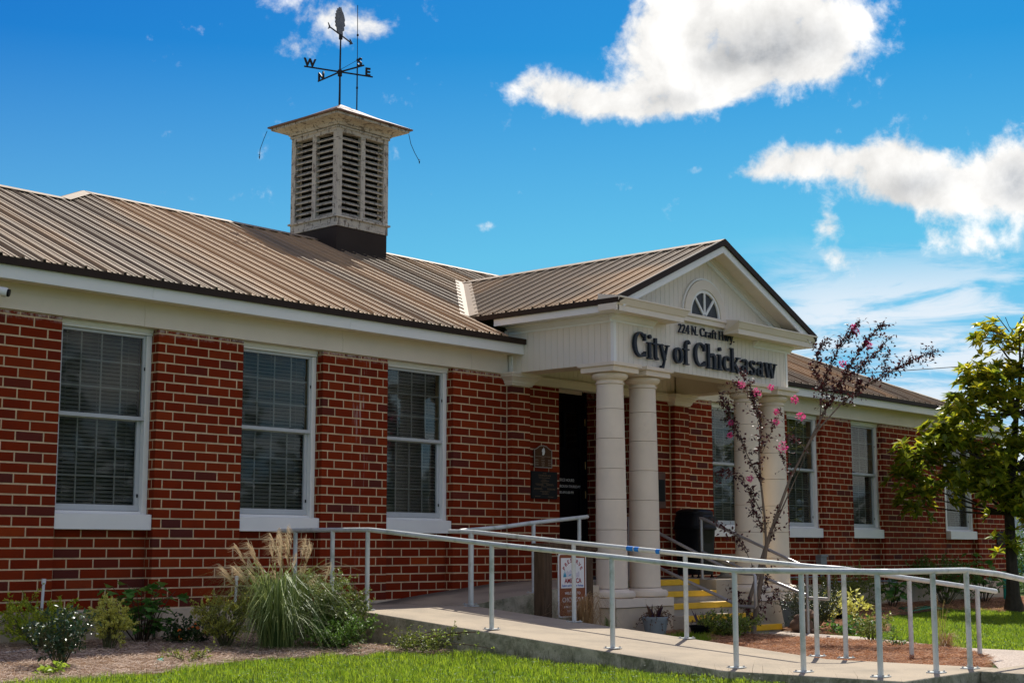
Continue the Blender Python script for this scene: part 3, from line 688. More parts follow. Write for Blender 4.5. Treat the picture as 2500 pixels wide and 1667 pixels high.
# ---- door
dr_=MB(); dr_.box(7.78,9.70,1.13,1.155,.20,2.99); D=part('entrance_door',dr_,M['doorblk'],B,label='black panelled double door set back in the porch')
fr=MB(); fr.box(7.751,7.80,1.08,1.129,.2,2.95); fr.box(9.68,9.729,1.08,1.129,.2,2.95); fr.box(7.81,9.67,1.08,1.129,2.78,2.90); part('door_frame',fr,M['doorblk'],D,bev=.004)
for a in (7.81,8.745):
    lf=MB(); b=a+.925
    for (p,q,r,s_) in ((a,a+.11,.21,2.77),(b-.11,b,.21,2.77),(a+.111,b-.111,.21,.42),(a+.111,b-.111,2.64,2.77),(a+.111,b-.111,1.98,2.10),(a+.45,a+.49,2.101,2.639)): lf.box(p,q,1.085,1.128,r,s_)
    lf.box(a+.17,b-.17,1.10,1.128,.50,1.90)
    part('door_leaf',lf,M['doorblk'],D,bev=.006)
    for (p,q) in ((a+.112,a+.449),(a+.491,b-.112)):
        pn=MB(); pn.box(p,q,1.112,1.118,2.102,2.638); part('pane',pn,M['glass'],D)
for zz in (.62,1.36,1.80,2.45):
    h=MB(); h.tube([(9.675,1.078,zz),(9.675,1.078,zz+.11)],.009,8); part('hinge',h,M['gold'],D,smooth=True)
lt=MB(); lt.box(7.9,9.6,1.07,1.10,2.915,2.985); part('lintel',lt,M['cream'],D)
cl=MB(); cl.box(7.40,10.1,.10,1.2,3.0,3.02); part('vestibule_ceiling',cl,M['cream'],B)
# ---- cupola
CX,CY,HW=7.275,4.02,.535
cu=MB(); zb=zmain(CY-HW)-.15
for sx in (-1,1):
    for sy in (-1,1):
        cu.box(*sorted((CX+sx*HW,CX+sx*(HW-.10))),*sorted((CY+sy*HW,CY+sy*(HW-.10))),5.585,6.90)
cu.box(CX-HW,CX+HW,CY-HW,CY+HW,6.90,7.09); cu.box(CX-.045,CX+.045,CY-HW+.001,CY-HW+.08,5.58,6.9); cu.box(CX-.045,CX+.045,CY+HW-.08,CY+HW-.001,5.58,6.9)
cu.box(CX-HW+.001,CX-HW+.08,CY-.045,CY+.045,5.58,6.9); cu.box(CX+HW-.08,CX+HW-.001,CY-.045,CY+.045,5.58,6.9)
cu.box(CX-HW,CX+HW,CY-HW,CY+HW,5.44,5.582)
Q=part('cupola',cu,M['peel'],B,bev=.004,label='square louvred cupola with flaking white paint')
wt=MB(); wt.box(CX-HW-.03,CX+HW+.03,CY-HW-.03,CY+HW+.03,5.572,5.602); part('water_table',wt,M['peel'],Q,bev=.004); wt=MB(); wt.box(CX-HW-.018,CX+HW+.018,CY-HW-.018,CY+HW+.018,6.96,6.99); part('neck_moulding',wt,M['peel'],Q,bev=.004)
ms_=MB(); ms_.box(CX-HW+.012,CX+HW-.012,CY-HW+.012,CY+HW-.012,zb,5.438); ms_.box(CX-HW-.01,CX+HW+.01,CY-HW-.06,CY-HW+.012,zmain(CY-HW-.05)+.0,zmain(CY-HW-.05)+.03); part('metal_skirt',ms_,mat('dark_brown_metal',(.040,.030,.024),.7,.15,3,.04,20,.1),Q,bev=.004)
dk=MB(); dk.box(CX-HW+.12,CX+HW-.12,CY-HW+.12,CY+HW-.12,5.5,6.95); part('louvre_backing',dk,M['dark'],Q)
lw=HW-.10-.045; sl=MB(); t=R(36); sl.obox((0,0,0),(1,0,0),(0,math.cos(t),math.sin(t)),(0,-math.sin(t),math.cos(t)),lw-.004,.095,.014); slm=mesh_from('louvre_slat',sl,M['peel'])
for face in range(4):
    for h_ in (-1,1):
        for k in range(14):
            z=5.65+k*.0905; u=h_*(.045+lw/2); d=HW-.052
            loc={0:(CX+u,CY-d,z),1:(CX+d,CY+u,z),2:(CX-u,CY+d,z),3:(CX-d,CY-u,z)}[face]
            inst('louvre_slat',slm,Q,loc,rot=(random.uniform(-.03,.03),random.uniform(-.012,.012),face*math.pi/2))
E0,ZC=.27+HW,7.10
cr_=MB(); lv=[(HW+.001,7.0),(HW+.03,7.0),(HW+.05,7.045),(HW+.10,7.075),(E0-.04,7.09),(E0-.04,7.125),(HW,7.14)]
V=[]
for d,z in lv:
    for a,b in ((-1,-1),(1,-1),(1,1),(-1,1)): V.append((CX+a*d,CY+b*d,z))
n=len(lv); cr_.add(V,[(4*i+k,4*i+(k+1)%4,4*i+4+(k+1)%4,4*i+4+k) for i in range(n-1) for k in range(4)]); part('crown_moulding',cr_,M['peel'],Q)
pr_=MB(); V=[]
for d,z in ((E0,7.128),(E0,7.15),(E0*.5,7.33),(.02,7.53)):
    for a,b in ((-1,-1),(1,-1),(1,1),(-1,1)): V.append((CX+a*d,CY+b*d,z))
pr_.add(V,[(3,2,1,0)]+[(4*i+k,4*i+(k+1)%4,4*i+4+(k+1)%4,4*i+4+k) for i in range(3) for k in range(4)]+[(12,13,14,15)]); part('cupola_roof',pr_,mat('rusty_sheet_roof',(.20,.12,.085),.6,.3,5,.1,30,.3,dirt=((.05,.04,.035),.5,.7,.7),dscale=4),Q)
# ---------------------------------------------------------------- serif sign letters, drawn as strokes
def bar(p,q,w0,w1=None): 
    w1=w0 if w1 is None else w1; p=Vector(p);q=Vector(q); d=(q-p).normalized(); n=Vector((-d.y,d.x))
    return [tuple(p+n*w0/2),tuple(p-n*w0/2),tuple(q-n*w1/2),tuple(q+n*w1/2)]
def rc_(x0,y0,x1,y1): return [(x0,y0),(x1,y0),(x1,y1),(x0,y1)]
def arc(cx,cy,rx,ry,a0,a1,wt,wn,n=14):
    out=[]
    for i in range(n):
        qs=[]
        for j in (i,i+1):
            a=R(a0+(a1-a0)*j/n); w=wn+(wt-wn)*abs(math.cos(a))**1.3; c,s=math.cos(a),math.sin(a); qs.append(((cx+(rx+w/2)*c,cy+(ry+w/2)*s),(cx+(rx-w/2)*c,cy+(ry-w/2)*s)))
        out.append([qs[0][0],qs[1][0],qs[1][1],qs[0][1]])
    return out
X=.64; T=.138; N_=.055; S=.045
def serif(x,y,w=.30): return rc_(x-w/2,y,x+w/2,y+S)
GL={
'C':(.86,arc(.44,.5,.33,.45,48,312,.17,.07,20)+[rc_(.66,.66,.76,.93),rc_(.70,.06,.745,.26)]),
'i':(.36,[rc_(.10,0,.10+T,X),rc_(.02,0,.33,S),rc_(.01,X-S,.11,X)]+arc(.18,.86,.04,.04,0,360,.085,.085,10)),
't':(.42,[rc_(.11,.1,.11+T,.84),rc_(0,X-.06,.40,X)]+arc(.26,.12,.075,.09,180,320,.13,.08,6)),
'y':(.62,[bar((.10,X),(.335,.04),T*1.05),bar((.52,X),(.22,-.26),N_*1.1),rc_(0,X-S,.26,X),rc_(.40,X-S,.62,X)]+arc(.15,-.25,.05,.04,0,360,.09,.07,8)),
'o':(.66,arc(.32,X/2,.215,.285,0,360,.15,.06,22)),
'f':(.44,[rc_(.11,0,.11+T,.82),rc_(0,X-.06,.38,X),rc_(.03,0,.36,S)]+arc(.30,.80,.115,.155,15,180,.12,.08,8)),
'h':(.76,[rc_(.08,0,.08+T,1.0),rc_(0,0,.31,S),rc_(0,.95,.10,1.0),rc_(.50,0,.50+T,.40),rc_(.43,0,.74,S)]+arc(.40,.38,.175,.22,0,150,.15,.09,8)),
'c':(.56,arc(.31,X/2,.205,.285,50,310,.15,.06,16)+arc(.455,.50,.02,.02,0,360,.09,.09,8)),
'k':(.74,[rc_(.08,0,.08+T,1.0),rc_(0,0,.31,S),rc_(0,.95,.10,1.0),bar((.20,.26),(.56,X-.02),N_),bar((.30,.36),(.60,.02),T),rc_(.43,X-S,.70,X),rc_(.46,0,.75,S)]),
'a':(.62,[rc_(.36,.05,.36+T*.9,.45),rc_(.40,0,.60,S)]+arc(.255,.185,.15,.145,0,360,.12,.055,14)+arc(.28,.44,.155,.16,0,155,.13,.07,8)),
's':(.52,arc(.25,.465,.14,.13,20,270,.11,.075,10)+arc(.25,.175,.155,.135,-160,90,.12,.075,10)+[rc_(.37,.46,.42,.60),rc_(.06,.04,.11,.19)]),
'w':(.96,[bar((.11,X),(.29,.02),T),bar((.29,.02),(.46,X),N_),bar((.44,X),(.63,.02),T),bar((.63,.02),(.84,X),N_),rc_(0,X-S,.25,X),rc_(.36,X-S,.58,X),rc_(.73,X-S,.96,X)]),
'2':(.60,arc(.27,.72,.16,.22,-35,165,.14,.08,12)+[bar((.40,.60),(.08,.06),.10),rc_(.05,0,.52,.10)]),
'4':(.62,[rc_(.36,0,.36+T,1.0),bar((.42,.97),(.05,.30),.08),rc_(.02,.24,.60,.33),rc_(.29,0,.58,S)]),
'N':(.88,[rc_(.12,0,.19,1),rc_(.68,0,.75,1),bar((.13,.97),(.72,.05),T*1.05),rc_(0,.95,.26,1),rc_(.02,0,.30,S),rc_(.56,.95,.86,1)]),
'.':(.24,arc(.10,.07,.03,.03,0,360,.08,.08,8)),
'r':(.50,[rc_(.09,0,.09+T,X),rc_(0,0,.33,S),rc_(0,X-S,.10,X)]+arc(.32,.46,.10,.13,20,150,.10,.07,7)),
'H':(.96,[rc_(.12,0,.12+T,1),rc_(.68,0,.68+T,1),rc_(.2,.46,.75,.54),rc_(.02,0,.36,S),rc_(.02,.95,.36,1),rc_(.58,0,.93,S),rc_(.58,.95,.93,1)]),
' ':(.26,[])}
def lettering(text,x0,x1,zb,cap,y,depth,parent,matn,slope=0):
    adv=sum(GL[c][0] for c in text); sx=(x1-x0)/adv; x=x0
    for ch in text:
        a,ps=GL[ch]
        if ps:
            mb=MB()
            for i,pg in enumerate(ps):
                q=[(x+u*sx,zb+v*cap) for u,v in pg]
                ar=sum(q[j][0]*q[(j+1)%len(q)][1]-q[(j+1)%len(q)][0]*q[j][1] for j in range(len(q)))
                if ar<0: q=q[::-1]
                mb.prism(q,y-depth-.0003*i,y)
            part('letter',mb,M[matn],parent)
        x+=a*sx
sg=thing('name_sign','raised dark letters reading City of Chickasaw across the portico gable','sign',(8.76,-1.80,3.0))
lettering('City of Chickasaw',7.03,10.48,3.012,.335,-1.789,.034,sg,'letter')
sg2=thing('address_sign','small raised dark letters reading 224 N. Craft Hwy. under the half-round window','sign',(8.72,-1.80,3.43))
lettering('224 N. Craft Hwy.',8.05,9.41,3.432,.122,-1.787,.018,sg2,'letter')
def text(body,size,mt,parent,origin,ux=(1,0,0),uz=(0,0,1),depth=.0012,align='LEFT',nm='lettering',sx=1.0,off=.0):
    cu_=bpy.data.curves.new(nm,'FONT'); cu_.body=body; cu_.size=size; cu_.extrude=depth; cu_.align_x=align; cu_.resolution_u=3; cu_.offset=off
    to=bpy.data.objects.new(nm,cu_); COL.objects.link(to); dg=bpy.context.evaluated_depsgraph_get(); me=bpy.data.meshes.new_from_object(to.evaluated_get(dg))
    bpy.data.objects.remove(to); bpy.data.curves.remove(cu_)
    ux=Vector(ux).normalized(); uz=Vector(uz).normalized(); nn=ux.cross(uz); O=Vector(origin)
    for v in me.vertices:
        c=v.co.copy(); v.co=O+ux*c.x*sx+uz*c.y+nn*c.z
    me.materials.clear(); me.materials.append(mt); o=bpy.data.objects.new(nm,me); link(o,parent); return o
# ---------------------------------------------------------------- weather vane, antenna, loose wires
V0=Vector((7.30,4.08,7.50))
wv=thing('weather_vane','black iron weather vane with compass letters on top of the cupola','weather vane',V0)
pm=MB(); pm.tube([(7.30,4.08,7.5),(7.302,4.08,7.8),(7.30,4.08,8.09),(7.31,4.085,8.66)],[.018,.016,.015,.012],8); pm.tube([(7.30,4.08,8.02),(7.30,4.08,8.12)],.035,10); pm.tube([(7.31,4.085,8.63),(7.31,4.085,8.70)],[.03,.03],10); part('mast',pm,M['iron'],wv,smooth=True)
for ch,e,ux in (('W',(6.74,4.29),(.92,-.36,0)),('E',(7.82,3.88),(.92,-.36,0)),('N',(7.39,4.70),(.03,-1,0)),('S',(7.33,3.56),(.03,-1,0))):
    a=MB(); a.tube([(7.30,4.08,8.09),(e[0],e[1],8.09)],.013,6); part('arm',a,M['iron'],wv)
    u=Vector(ux).normalized(); O=Vector((e[0],e[1],8.10)); O=O if ch in 'WN' else O-u*.13
    text(ch,.18,M['iron'],wv,O,u,(0,0,1),.012,nm='compass_letter',off=.006)
ar=Vector((.925,.38,0)).normalized(); AC=Vector((7.31,4.085,8.70)); am=MB(); am.tube([AC-ar*.36,AC+ar*.36],.012,8)
def pl2(poly,th,mb,c=AC):
    n=Vector((-ar.y,ar.x,0)); k=len(poly); V=[c+ar*a+Vector((0,0,b))-n*th for a,b in poly]+[c+ar*a+Vector((0,0,b))+n*th for a,b in poly]
    mb.add(V,[tuple(range(k))[::-1],tuple(range(k,2*k))]+[(i,(i+1)%k,k+(i+1)%k,k+i) for i in range(k)])
pl2([(.34,-.05),(.45,0),(.34,.05)],.006,am); pl2([(-.46,.055),(-.36,.0),(-.46,-.055),(-.42,0)],.006,am); part('arrow',am,M['iron'],wv)
fg=MB(); pl2([(-.13,.0),(.07,.0),(.06,.07),(.11,.09),(.12,.13),(.10,.15),(.15,.19),(.12,.24),(.14,.28),(.11,.33),(.07,.38),(.03,.40),(-.01,.45),(-.04,.42),(-.07,.43),(-.09,.39),(-.13,.39),(-.13,.35),(-.17,.34),(-.16,.30),(-.20,.28),(-.18,.24),(-.21,.21),(-.185,.18),(-.21,.14),(-.18,.12),(-.20,.08),(-.15,.07)],.007,fg,AC+Vector((0,0,.01)))
part('profile_plate',fg,mat('tarnished_plate',(.12,.11,.10),.5,.35,9,.1,30,.4,metal=.4),wv)
an=MB(); ap=(7.56,3.96); an.tube([(ap[0],ap[1],7.33),(ap[0],ap[1],8.3)],.011,6); an.tube([(ap[0],ap[1],8.3),(ap[0]-.01,ap[1],9.23)],.006,6)
for z in (7.42,7.85,8.31,8.72): an.tube([(ap[0],ap[1],z),(ap[0],ap[1],z+.03)],.017,6)
an.tube([(ap[0],ap[1],8.32),(7.31,4.08,8.13)],.004,5)
tag(part('whip_antenna',an,M['iron'],None),'thin black whip antenna rising behind the weather vane','antenna')
for k,(P0,pts) in enumerate((((6.47,4.83,7.09),[(0,0,0),(-.04,.02,-.12),(-.09,.05,-.30),(-.10,.05,-.42)]),((8.07,3.30,7.09),[(0,0,0),(.03,-.02,-.16),(.09,-.05,-.30),(.16,-.08,-.42)]))):
    wr=MB(); wr.tube([Vector(P0)+Vector(q) for q in pts],.005,5); e=Vector(P0)+Vector(pts[-1]); wr.tube([e,e+Vector((0,0,-.04))],[.012,.004],5); wr.tube([e+Vector((-.02,0,.03)),e+Vector((.02,0,.02))],.004,4)
    tag(part('loose_wire',wr,M['iron'],None),'loose black wire hanging from the %s corner of the cupola eave'%('left','right')[k],'wire','wires dangling off the cupola')
# ---------------------------------------------------------------- plaques, camera, electric box
p1=MB(); op=[(7.19,1.69),(7.552,1.69),(7.552,1.925),(7.50,1.94),(7.44,1.975),(7.372,1.985),(7.30,1.975),(7.24,1.94),(7.19,1.925)]; p1.prism(op,-.026,-.008)
pq=thing('marker_plaque','small arch-topped brown marker plaque with pale rim, upper of two beside the door','plaque',(7.37,-.005,1.69))
part('plate',p1,M['bronze'],pq,bev=.002)
rm=MB()
for i in range(len(op)):
    a,b=Vector(op[i]),Vector(op[(i+1)%len(op)]); q=bar(a,b,.010); rm.prism([q[1],q[2],q[3],q[0]] if True else q,-.031-.0002*i,-.0262)
part('rim',rm,mat('pale_metal_rim',(.36,.31,.26),.6,.1,9),pq)
em=MB(); em.prism([(7.353,1.86),(7.375,1.852),(7.395,1.865),(7.408,1.90),(7.40,1.94),(7.378,1.962),(7.385,1.93),(7.372,1.945),(7.355,1.935),(7.348,1.905),(7.36,1.89)],-.030,-.0262); part('emblem',em,M['textwhite'],pq)
tl=MB()
def lines(mb,x0,x1,z,y,h=.006,p=.0):
    x=x0
    while x<x1: l=random.uniform(.012,.03); mb.box(x,min(x+l,x1),y-.001,y,z,z+h); x+=l+.006
lines(tl,7.215,7.53,1.835,-.0262); lines(tl,7.34,7.40,1.818,-.0262)
for z in (1.79,1.78,1.757,1.747,1.728,1.718):
    for x in (7.205,7.335,7.47): lines(tl,x+random.uniform(0,.01),x+.07,z,-.0262,.005)
lines(tl,7.355,7.39,1.702,-.0262); part('lettering',tl,mat('cast_lettering',(.30,.22,.16),.6,.1,6),pq,kind='stuff')
p2=thing('dedication_plaque','square black cast dedication plaque with faint gold lettering, lower of two beside the door','plaque',(7.39,-.005,1.272))
q2=MB(); q2.box(7.12,7.66,-.036,-.006,1.272,1.635); part('plate',q2,M['darkplaque'],p2,bev=.003)
fg2=mat('faint_gold',(.16,.09,.035),.5,.1,9)
text('CITY OF',.020,fg2,p2,(7.39,-.0372,1.602),align='CENTER'); text('CHICKASAW, ALA',.030,fg2,p2,(7.39,-.0372,1.572),align='CENTER',sx=1.05)
t3=MB()
for z,a,b in ((1.548,7.27,7.50),(1.522,7.34,7.43),(1.506,7.31,7.48),(1.482,7.33,7.47),(1.464,7.20,7.36),(1.464,7.42,7.57),(1.45,7.22,7.37),(1.45,7.43,7.58),(1.43,7.32,7.45),(1.405,7.18,7.33),(1.405,7.44,7.61),(1.392,7.17,7.36),(1.392,7.45,7.62),(1.366,7.30,7.49),(1.35,7.34,7.46),(1.33,7.33,7.47),(1.30,7.19,7.30),(1.295,7.46,7.57)): lines(t3,a,b,z,-.0362,.006)
part('lettering',t3,fg2,p2,kind='stuff')
p3=thing('wooden_plaque','dark plaque on a brown wooden board, on the brick wall right of the inner columns','plaque',(10.1,-.004,1.2))
q=MB(); q.box(9.93,10.20,-.028,-.006,1.20,1.73); part('board',q,mat('varnished_board',(.10,.035,.015),.5,.3,8,.2,40),p3,bev=.003); q=MB(); q.box(9.965,10.165,-.040,-.0285,1.30,1.62); part('plate',q,M['darkplaque'],p3,bev=.002)
p4=thing('corner_plaque','small dark metal plaque on the far right end of the brick wall','plaque',(22.16,-.004,.68)); q=MB(); q.box(21.94,22.38,-.03,-.006,.69,.965); part('plate',q,M['darkplaque'],p4,bev=.004); q=MB()
for z in (.92,.89,.78,.76,.74,.72): lines(q,22.02,22.30,z,-.031,.012)
q.ball((22.16,-.03,.84),(.05,.006,.03)); part('relief',q,M['bronze'],p4,kind='stuff')
for t_,z,s_ in (('OFFICE HOURS:',1.556,.075),('MONDAY THROUGH THURSDAY',1.475,.066),('8:00 AM - 5:00 PM',1.395,.066)):
    pass
hr=thing('office_hours_lettering','white office hours lettering on the black entrance door','lettering',(9.1,1.083,1.38))
text('OFFICE HOURS:',.062,M['textwhite'],hr,(9.42,1.0835,1.60),align='RIGHT',sx=.95); text('MONDAY THROUGH THURSDAY',.056,M['textwhite'],hr,(9.56,1.0835,1.51),align='RIGHT',sx=.95); text('8:00 AM-5:00 PM',.056,M['textwhite'],hr,(9.40,1.0835,1.42),align='RIGHT',sx=.95)
sc_=thing('security_camera','white bullet security camera under the eave at the left edge','security camera',(-.92,-.12,3.0))
q=MB(); q.tube([(-1.02,-.13,3.035),(-.80,-.33,2.985)],[.045,.045],16); part('housing',q,M['white'],sc_,smooth=True,bev=.004); q=MB(); q.tube([(-.80,-.33,2.985),(-.785,-.344,2.981)],[.038,.036],14); part('lens',q,M['black'],sc_,smooth=True)
q=MB(); q.tube([(-1.02,-.03,3.07),(-.98,-.16,3.05)],.018,8); q.tube([(-1.02,-.020,3.07),(-1.02,-.05,3.07)],.05,12); part('bracket',q,M['white'],sc_,smooth=True)
eb=thing('electric_box','grey electrical box with conduit low on the brick wall right of the portico','electrical box',(14.66,-.03,.25))
q=MB(); q.box(14.56,14.76,-.11,-.006,.28,.50); q.box(14.54,14.78,-.13,-.05,.47,.51); part('box',q,mat('grey_enamel',(.22,.24,.25),.5,.1,5),eb,bev=.006)
q=MB(); q.tube([(14.66,-.05,.28),(14.66,-.05,.12),(14.75,-.05,.05),(17.2,-.05,.03)],.014,6); q.tube([(14.6,-.06,.3),(14.62,-.16,.05),(14.75,-.12,-.05),(15.1,-.06,.02)],.010,6); q.tube([(12.7,-.045,.14),(14.58,-.045,.14)],.012,6); q.box(17.15,17.32,-.09,-.006,-.02,.09); part('conduit',q,mat('grey_conduit',(.26,.29,.31),.5,.1,5),eb,smooth=True)
# ---------------------------------------------------------------- porch floor, steps, pedestals
pf=MB(); pf.box(6.98,9.25,-1.24+.28,1.2,-.75,.19); pf.box(9.25,10.9,-1.34,0.0,-.75,.187); pf.box(9.251,9.72,-1.52,-1.341,-.75,.187); pf.box(7.75,9.249,-1.24,-.959,-.75,.187)
tag(part('porch_floor',pf,M['concrete'],None,bev=.006),'concrete porch floor in front of the entrance',kind='structure')
st=thing('entrance_steps','five concrete steps with worn yellow nosings between the paired columns','steps',(8.5,-1.8,-.55))
for i,(yn,z,xr) in enumerate(((-1.52,.045,9.249),(-1.81,-.098,9.26),(-2.10,-.243,9.27),(-2.39,-.388,9.49))):
    yb=(-1.241,-1.52,-1.81,-2.10)[i]
    q=MB(); q.box(7.76-(0,.0,.02,.02)[i],xr,yn+.012,yb-.001,-.75,z-.004); q.box(7.76,xr,yn+.09,yb-.001,z-.0042,z); tr=part('step',q,M['concrete'],st,bev=.004)
    q=MB(); q.box(7.76-(0,0,.02,.02)[i],xr+.001,yn-.006,yn+.089,z-.072,z+.003); part('nosing',q,M['yellow'],tr,bev=.008)
q=MB(); q.box(7.76,9.249,-1.252,-1.15,.115,.193); part('nosing',q,M['yellow'],st,bev=.008)
for x0,x1,nm in ((6.53,7.74,'left'),(9.72,10.96,'right')):
    pd=thing('column_pedestal','cast-stone plinth on a concrete pier under the %s pair of columns'%nm,'pedestal',((x0+x1)/2,-1.6,-.55),'pedestals under the paired columns')
    q=MB(); q.box(x0-.0,(x0+x1)/2-.002,-1.88,-1.30,-.112,-.006); q.box((x0+x1)/2+.002,x1,-1.88,-1.30,-.112,-.006); part('plinth',q,M['stone'],pd,bev=.006)
    q=MB(); q.box(x0+.03,x1+.03,-1.86,-1.28,-.75,-.116); part('pier',q,M['found'],pd,bev=.008)
    q=MB(); q.box(x0+.01,x1-.01,-1.38,-.02,-.75,.186) if nm=='left' else None
mt_=MB(); mt_.box(8.1,9.4,-.9,.95,.1915,.202); tag(part('door_mat',mt_,mat('rubber_mat',(.02,.02,.022),.9,.2,9,.5,90),None),'dark rubber mat on the porch floor before the door','door mat')
# ---------------------------------------------------------------- wheelchair ramp
def RZ(y): return -.03 if y>-1.6 else max(-.41,-.03-.0864*(-1.6-y))
ramp=MB(); ysr=[-.03,-1.6,-2.6,-3.5,-4.5,-5.2,-5.998,-6.8,-7.62]
def slab(mb,x0,x1,ys,zf,zb=-1.0):
    o=len(mb.v)
    for y in ys: mb.v+=[(x0,y,zf(x0,y)),(x1,y,zf(x1,y)),(x0,y,zb),(x1,y,zb)]
    for i in range(len(ys)-1):
        a=o+4*i;b=a+4; mb.f+=[(a,a+1,b+1,b),(a,b,b+2,a+2),(a+1,a+3,b+3,b+1)]
    mb.f+=[(o,o+2,o+3,o+1),(len(mb.v)-4,len(mb.v)-3,len(mb.v)-1,len(mb.v)-2)]
slab(ramp,2.58,4.31,ysr,lambda x,y:RZ(y))
rmo=thing('wheelchair_ramp','L-shaped concrete wheelchair ramp climbing from the lawn to the porch','ramp',(3.4,-4,-.5))
def rampmat():
    m,t,b=newmat('ramp_concrete'); g=t.node('ShaderNodeNewGeometry'); v=g.outputs['Position']; sn=t.node('ShaderNodeSeparateXYZ'); t.l.new(g.outputs['Normal'],sn.inputs[0])
    top=t.ramp(sn.outputs[2],.5,.8)
    a=t.mix(t.ramp(t.noise(v,1.6,7,.65),.35,.75),(.42,.34,.24),(.29,.24,.175)); a=t.mix(t.ramp(t.noise(v,30,5,.7),.55,.75,0,.35),a,(.25,.21,.16))
    sy=t.node('ShaderNodeSeparateXYZ'); t.l.new(v,sy.inputs[0]); a=t.mix(t.m('MULTIPLY',t.ramp(t.m('ADD',sy.outputs[1],t.m('MULTIPLY',t.noise(v,3,5,.6),.5)),-.35,.15,0,.8),1.),a,(.05,.045,.035))
    s=t.mix(t.ramp(t.noise(v,3.2,11,.75,.4),.36,.66),(.52,.47,.34),(.14,.14,.075)); s=t.mix(t.ramp(t.noise(v,11,8,.75),.50,.68,0,.7),s,(.62,.54,.40)); s=t.mix(t.ramp(t.noise(v,24,6,.7),.55,.70,0,.6),s,(.045,.045,.025))
    c=t.mix(top,s,a); t.l.new(c,b.inputs['Base Color']); b.inputs['Roughness'].default_value=.93
    bp=t.node('ShaderNodeBump'); bp.inputs['Strength'].default_value=.5; bp.inputs['Distance'].default_value=.01; t.l.new(t.noise(v,60,6,.65),bp.inputs['Height']); t.l.new(bp.outputs[0],b.inputs['Normal']); return m
M['ramp']=rampmat()
slab(ramp,3.93,5.55,[-7.6205,-9.,-13.],lambda x,y:-.412+.012*(y+7.62))
part('ramp_slab',ramp,M['ramp'],rmo,bev=.012)
rb=MB(); o0=[(4.312,-.028),(5.0,.045),(5.7,.107),(6.64,.19),(7.0,.187),(7.739,.187)]
V=[];
for x,z in o0: V+=[(x,-.03,z),(x,-1.5,z),(x,-.03,-1.),(x,-1.5,-1.)]
F=[]
for i in range(len(o0)-1):
    a=4*i;b=a+4; F+=[(a,a+1,b+1,b),(a+1,a+3,b+3,b+1)]
F+=[(1,0,2,3),(4*len(o0)-4,4*len(o0)-3,4*len(o0)-1,4*len(o0)-2)]
# trim so that the upper flight stops behind the column pedestal
rb.add([(v[0],max(v[1],-1.275) if v[0]>6.5 else v[1],v[2]) for v in V],F); part('upper_flight',rb,M['ramp'],rmo)
ws=MB(); ws.box(6.40,6.54,-1.62,-1.505,-.7,.16); part('kerb_stub',ws,M['found'],rmo,bev=.01)
# ---------------------------------------------------------------- railings
def railing(name,label,path,posts,r=.0245,group=None,plates=True,mt='rail'):
    """path: rail centre-line; posts: (x,y,zbase,ztop)"""
    t=thing(name,label,'handrail',(posts[0][0],posts[0][1],posts[0][2]),group)
    rl=MB(); P=[Vector(p) for p in path]; Q=[P[0]]
    for i in range(1,len(P)-1):
        a,b,c=P[i-1],P[i],P[i+1]; d0=min(.06,(b-a).length/3); d1=min(.06,(c-b).length/3); s_=b+(a-b).normalized()*d0; e_=b+(c-b).normalized()*d1
        for k in range(5): u=k/4; Q.append(s_*(1-u)**2+b*2*u*(1-u)+e_*u*u)
    Q.append(P[-1])
    def cap(p,d): return [p+d*r*.9,p+d*r*.6,p]
    d0=(Q[0]-Q[1]).normalized(); d1=(Q[-1]-Q[-2]).normalized()
    pts=[Q[0]+d0*r*.9,Q[0]+d0*r*.55]+Q+[Q[-1]+d1*r*.55,Q[-1]+d1*r*.9]; rr=[r*.35,r*.8]+[r]*len(Q)+[r*.8,r*.35]
    rl.tube(pts,rr,14); part('rail',rl,M[mt],t,smooth=True)
    for (x,y,z0,z1) in posts:
        pm=MB(); pm.tube([(x,y,z0),(x,y,z1)],r*.95,14); po=part('post',pm,M[mt],t,smooth=True)
        if plates:
            bp=MB(); h=.062; bp.box(x-h,x+h,y-h,y+h,z0+.001,z0+.010)
            part('base_plate',bp,M[mt],po,bev=.002)
            for sx in (-1,1):
                for sy in (-1,1):
                    bt=MB(); bt.tube([(x+sx*.045,y+sy*.045,z0+.010),(x+sx*.045,y+sy*.045,z0+.022)],.009,6); part('bolt',bt,M['steel'],po)
    return t
h_=.815
n1=railing('ramp_handrail','nearest pale grey pipe handrail along the lawn edge of the ramp',
 [(2.68,-.18,.80),(2.68,-1.0,.80),(2.69,-1.62,.795),(2.76,-3.25,.640),(2.80,-4.68,.52),(2.84,-5.96,.405),(2.82,-6.6,.405),(2.80,-7.40,.405),(3.47,-7.46,.405),(4.06,-7.48,.405),(4.65,-7.50,.368),(5.215,-7.5,.311),(6.4,-7.5,.19)],
 [(2.68,-.45,-.03,.79),(2.68,-1.05,-.03,.79),(2.69,-1.58,-.03,.785),(2.76,-3.25,-.172,.63),(2.80,-4.68,-.296,.505),(2.84,-5.96,-.407,.39),(2.85,-6.6,-.41,.39),(2.81,-7.31,-.41,.39),(3.47,-7.46,-.41,.39),(4.06,-7.48,-.41,.39)])
railing('ramp_handrail','pipe handrail on the inner ramp edge with scraps of blue tape on it',
 [(4.22,-1.30,.795),(4.24,-1.65,.785),(4.22,-3.09,.66),(4.25,-4.48,.54),(4.38,-5.86,.42),(4.48,-6.08,.405),(5.71,-6.13,.30),(6.4,-6.5,.20),(6.75,-6.56,.16)],
 [(4.235,-1.62,-.031,.775),(4.22,-3.09,-.159,.65),(4.25,-4.48,-.279,.53),(4.38,-5.85,-.397,.41),(4.50,-6.08,-.41,.395),(5.71,-6.13,-.6,.29),(6.4,-6.52,-.6,.19)])
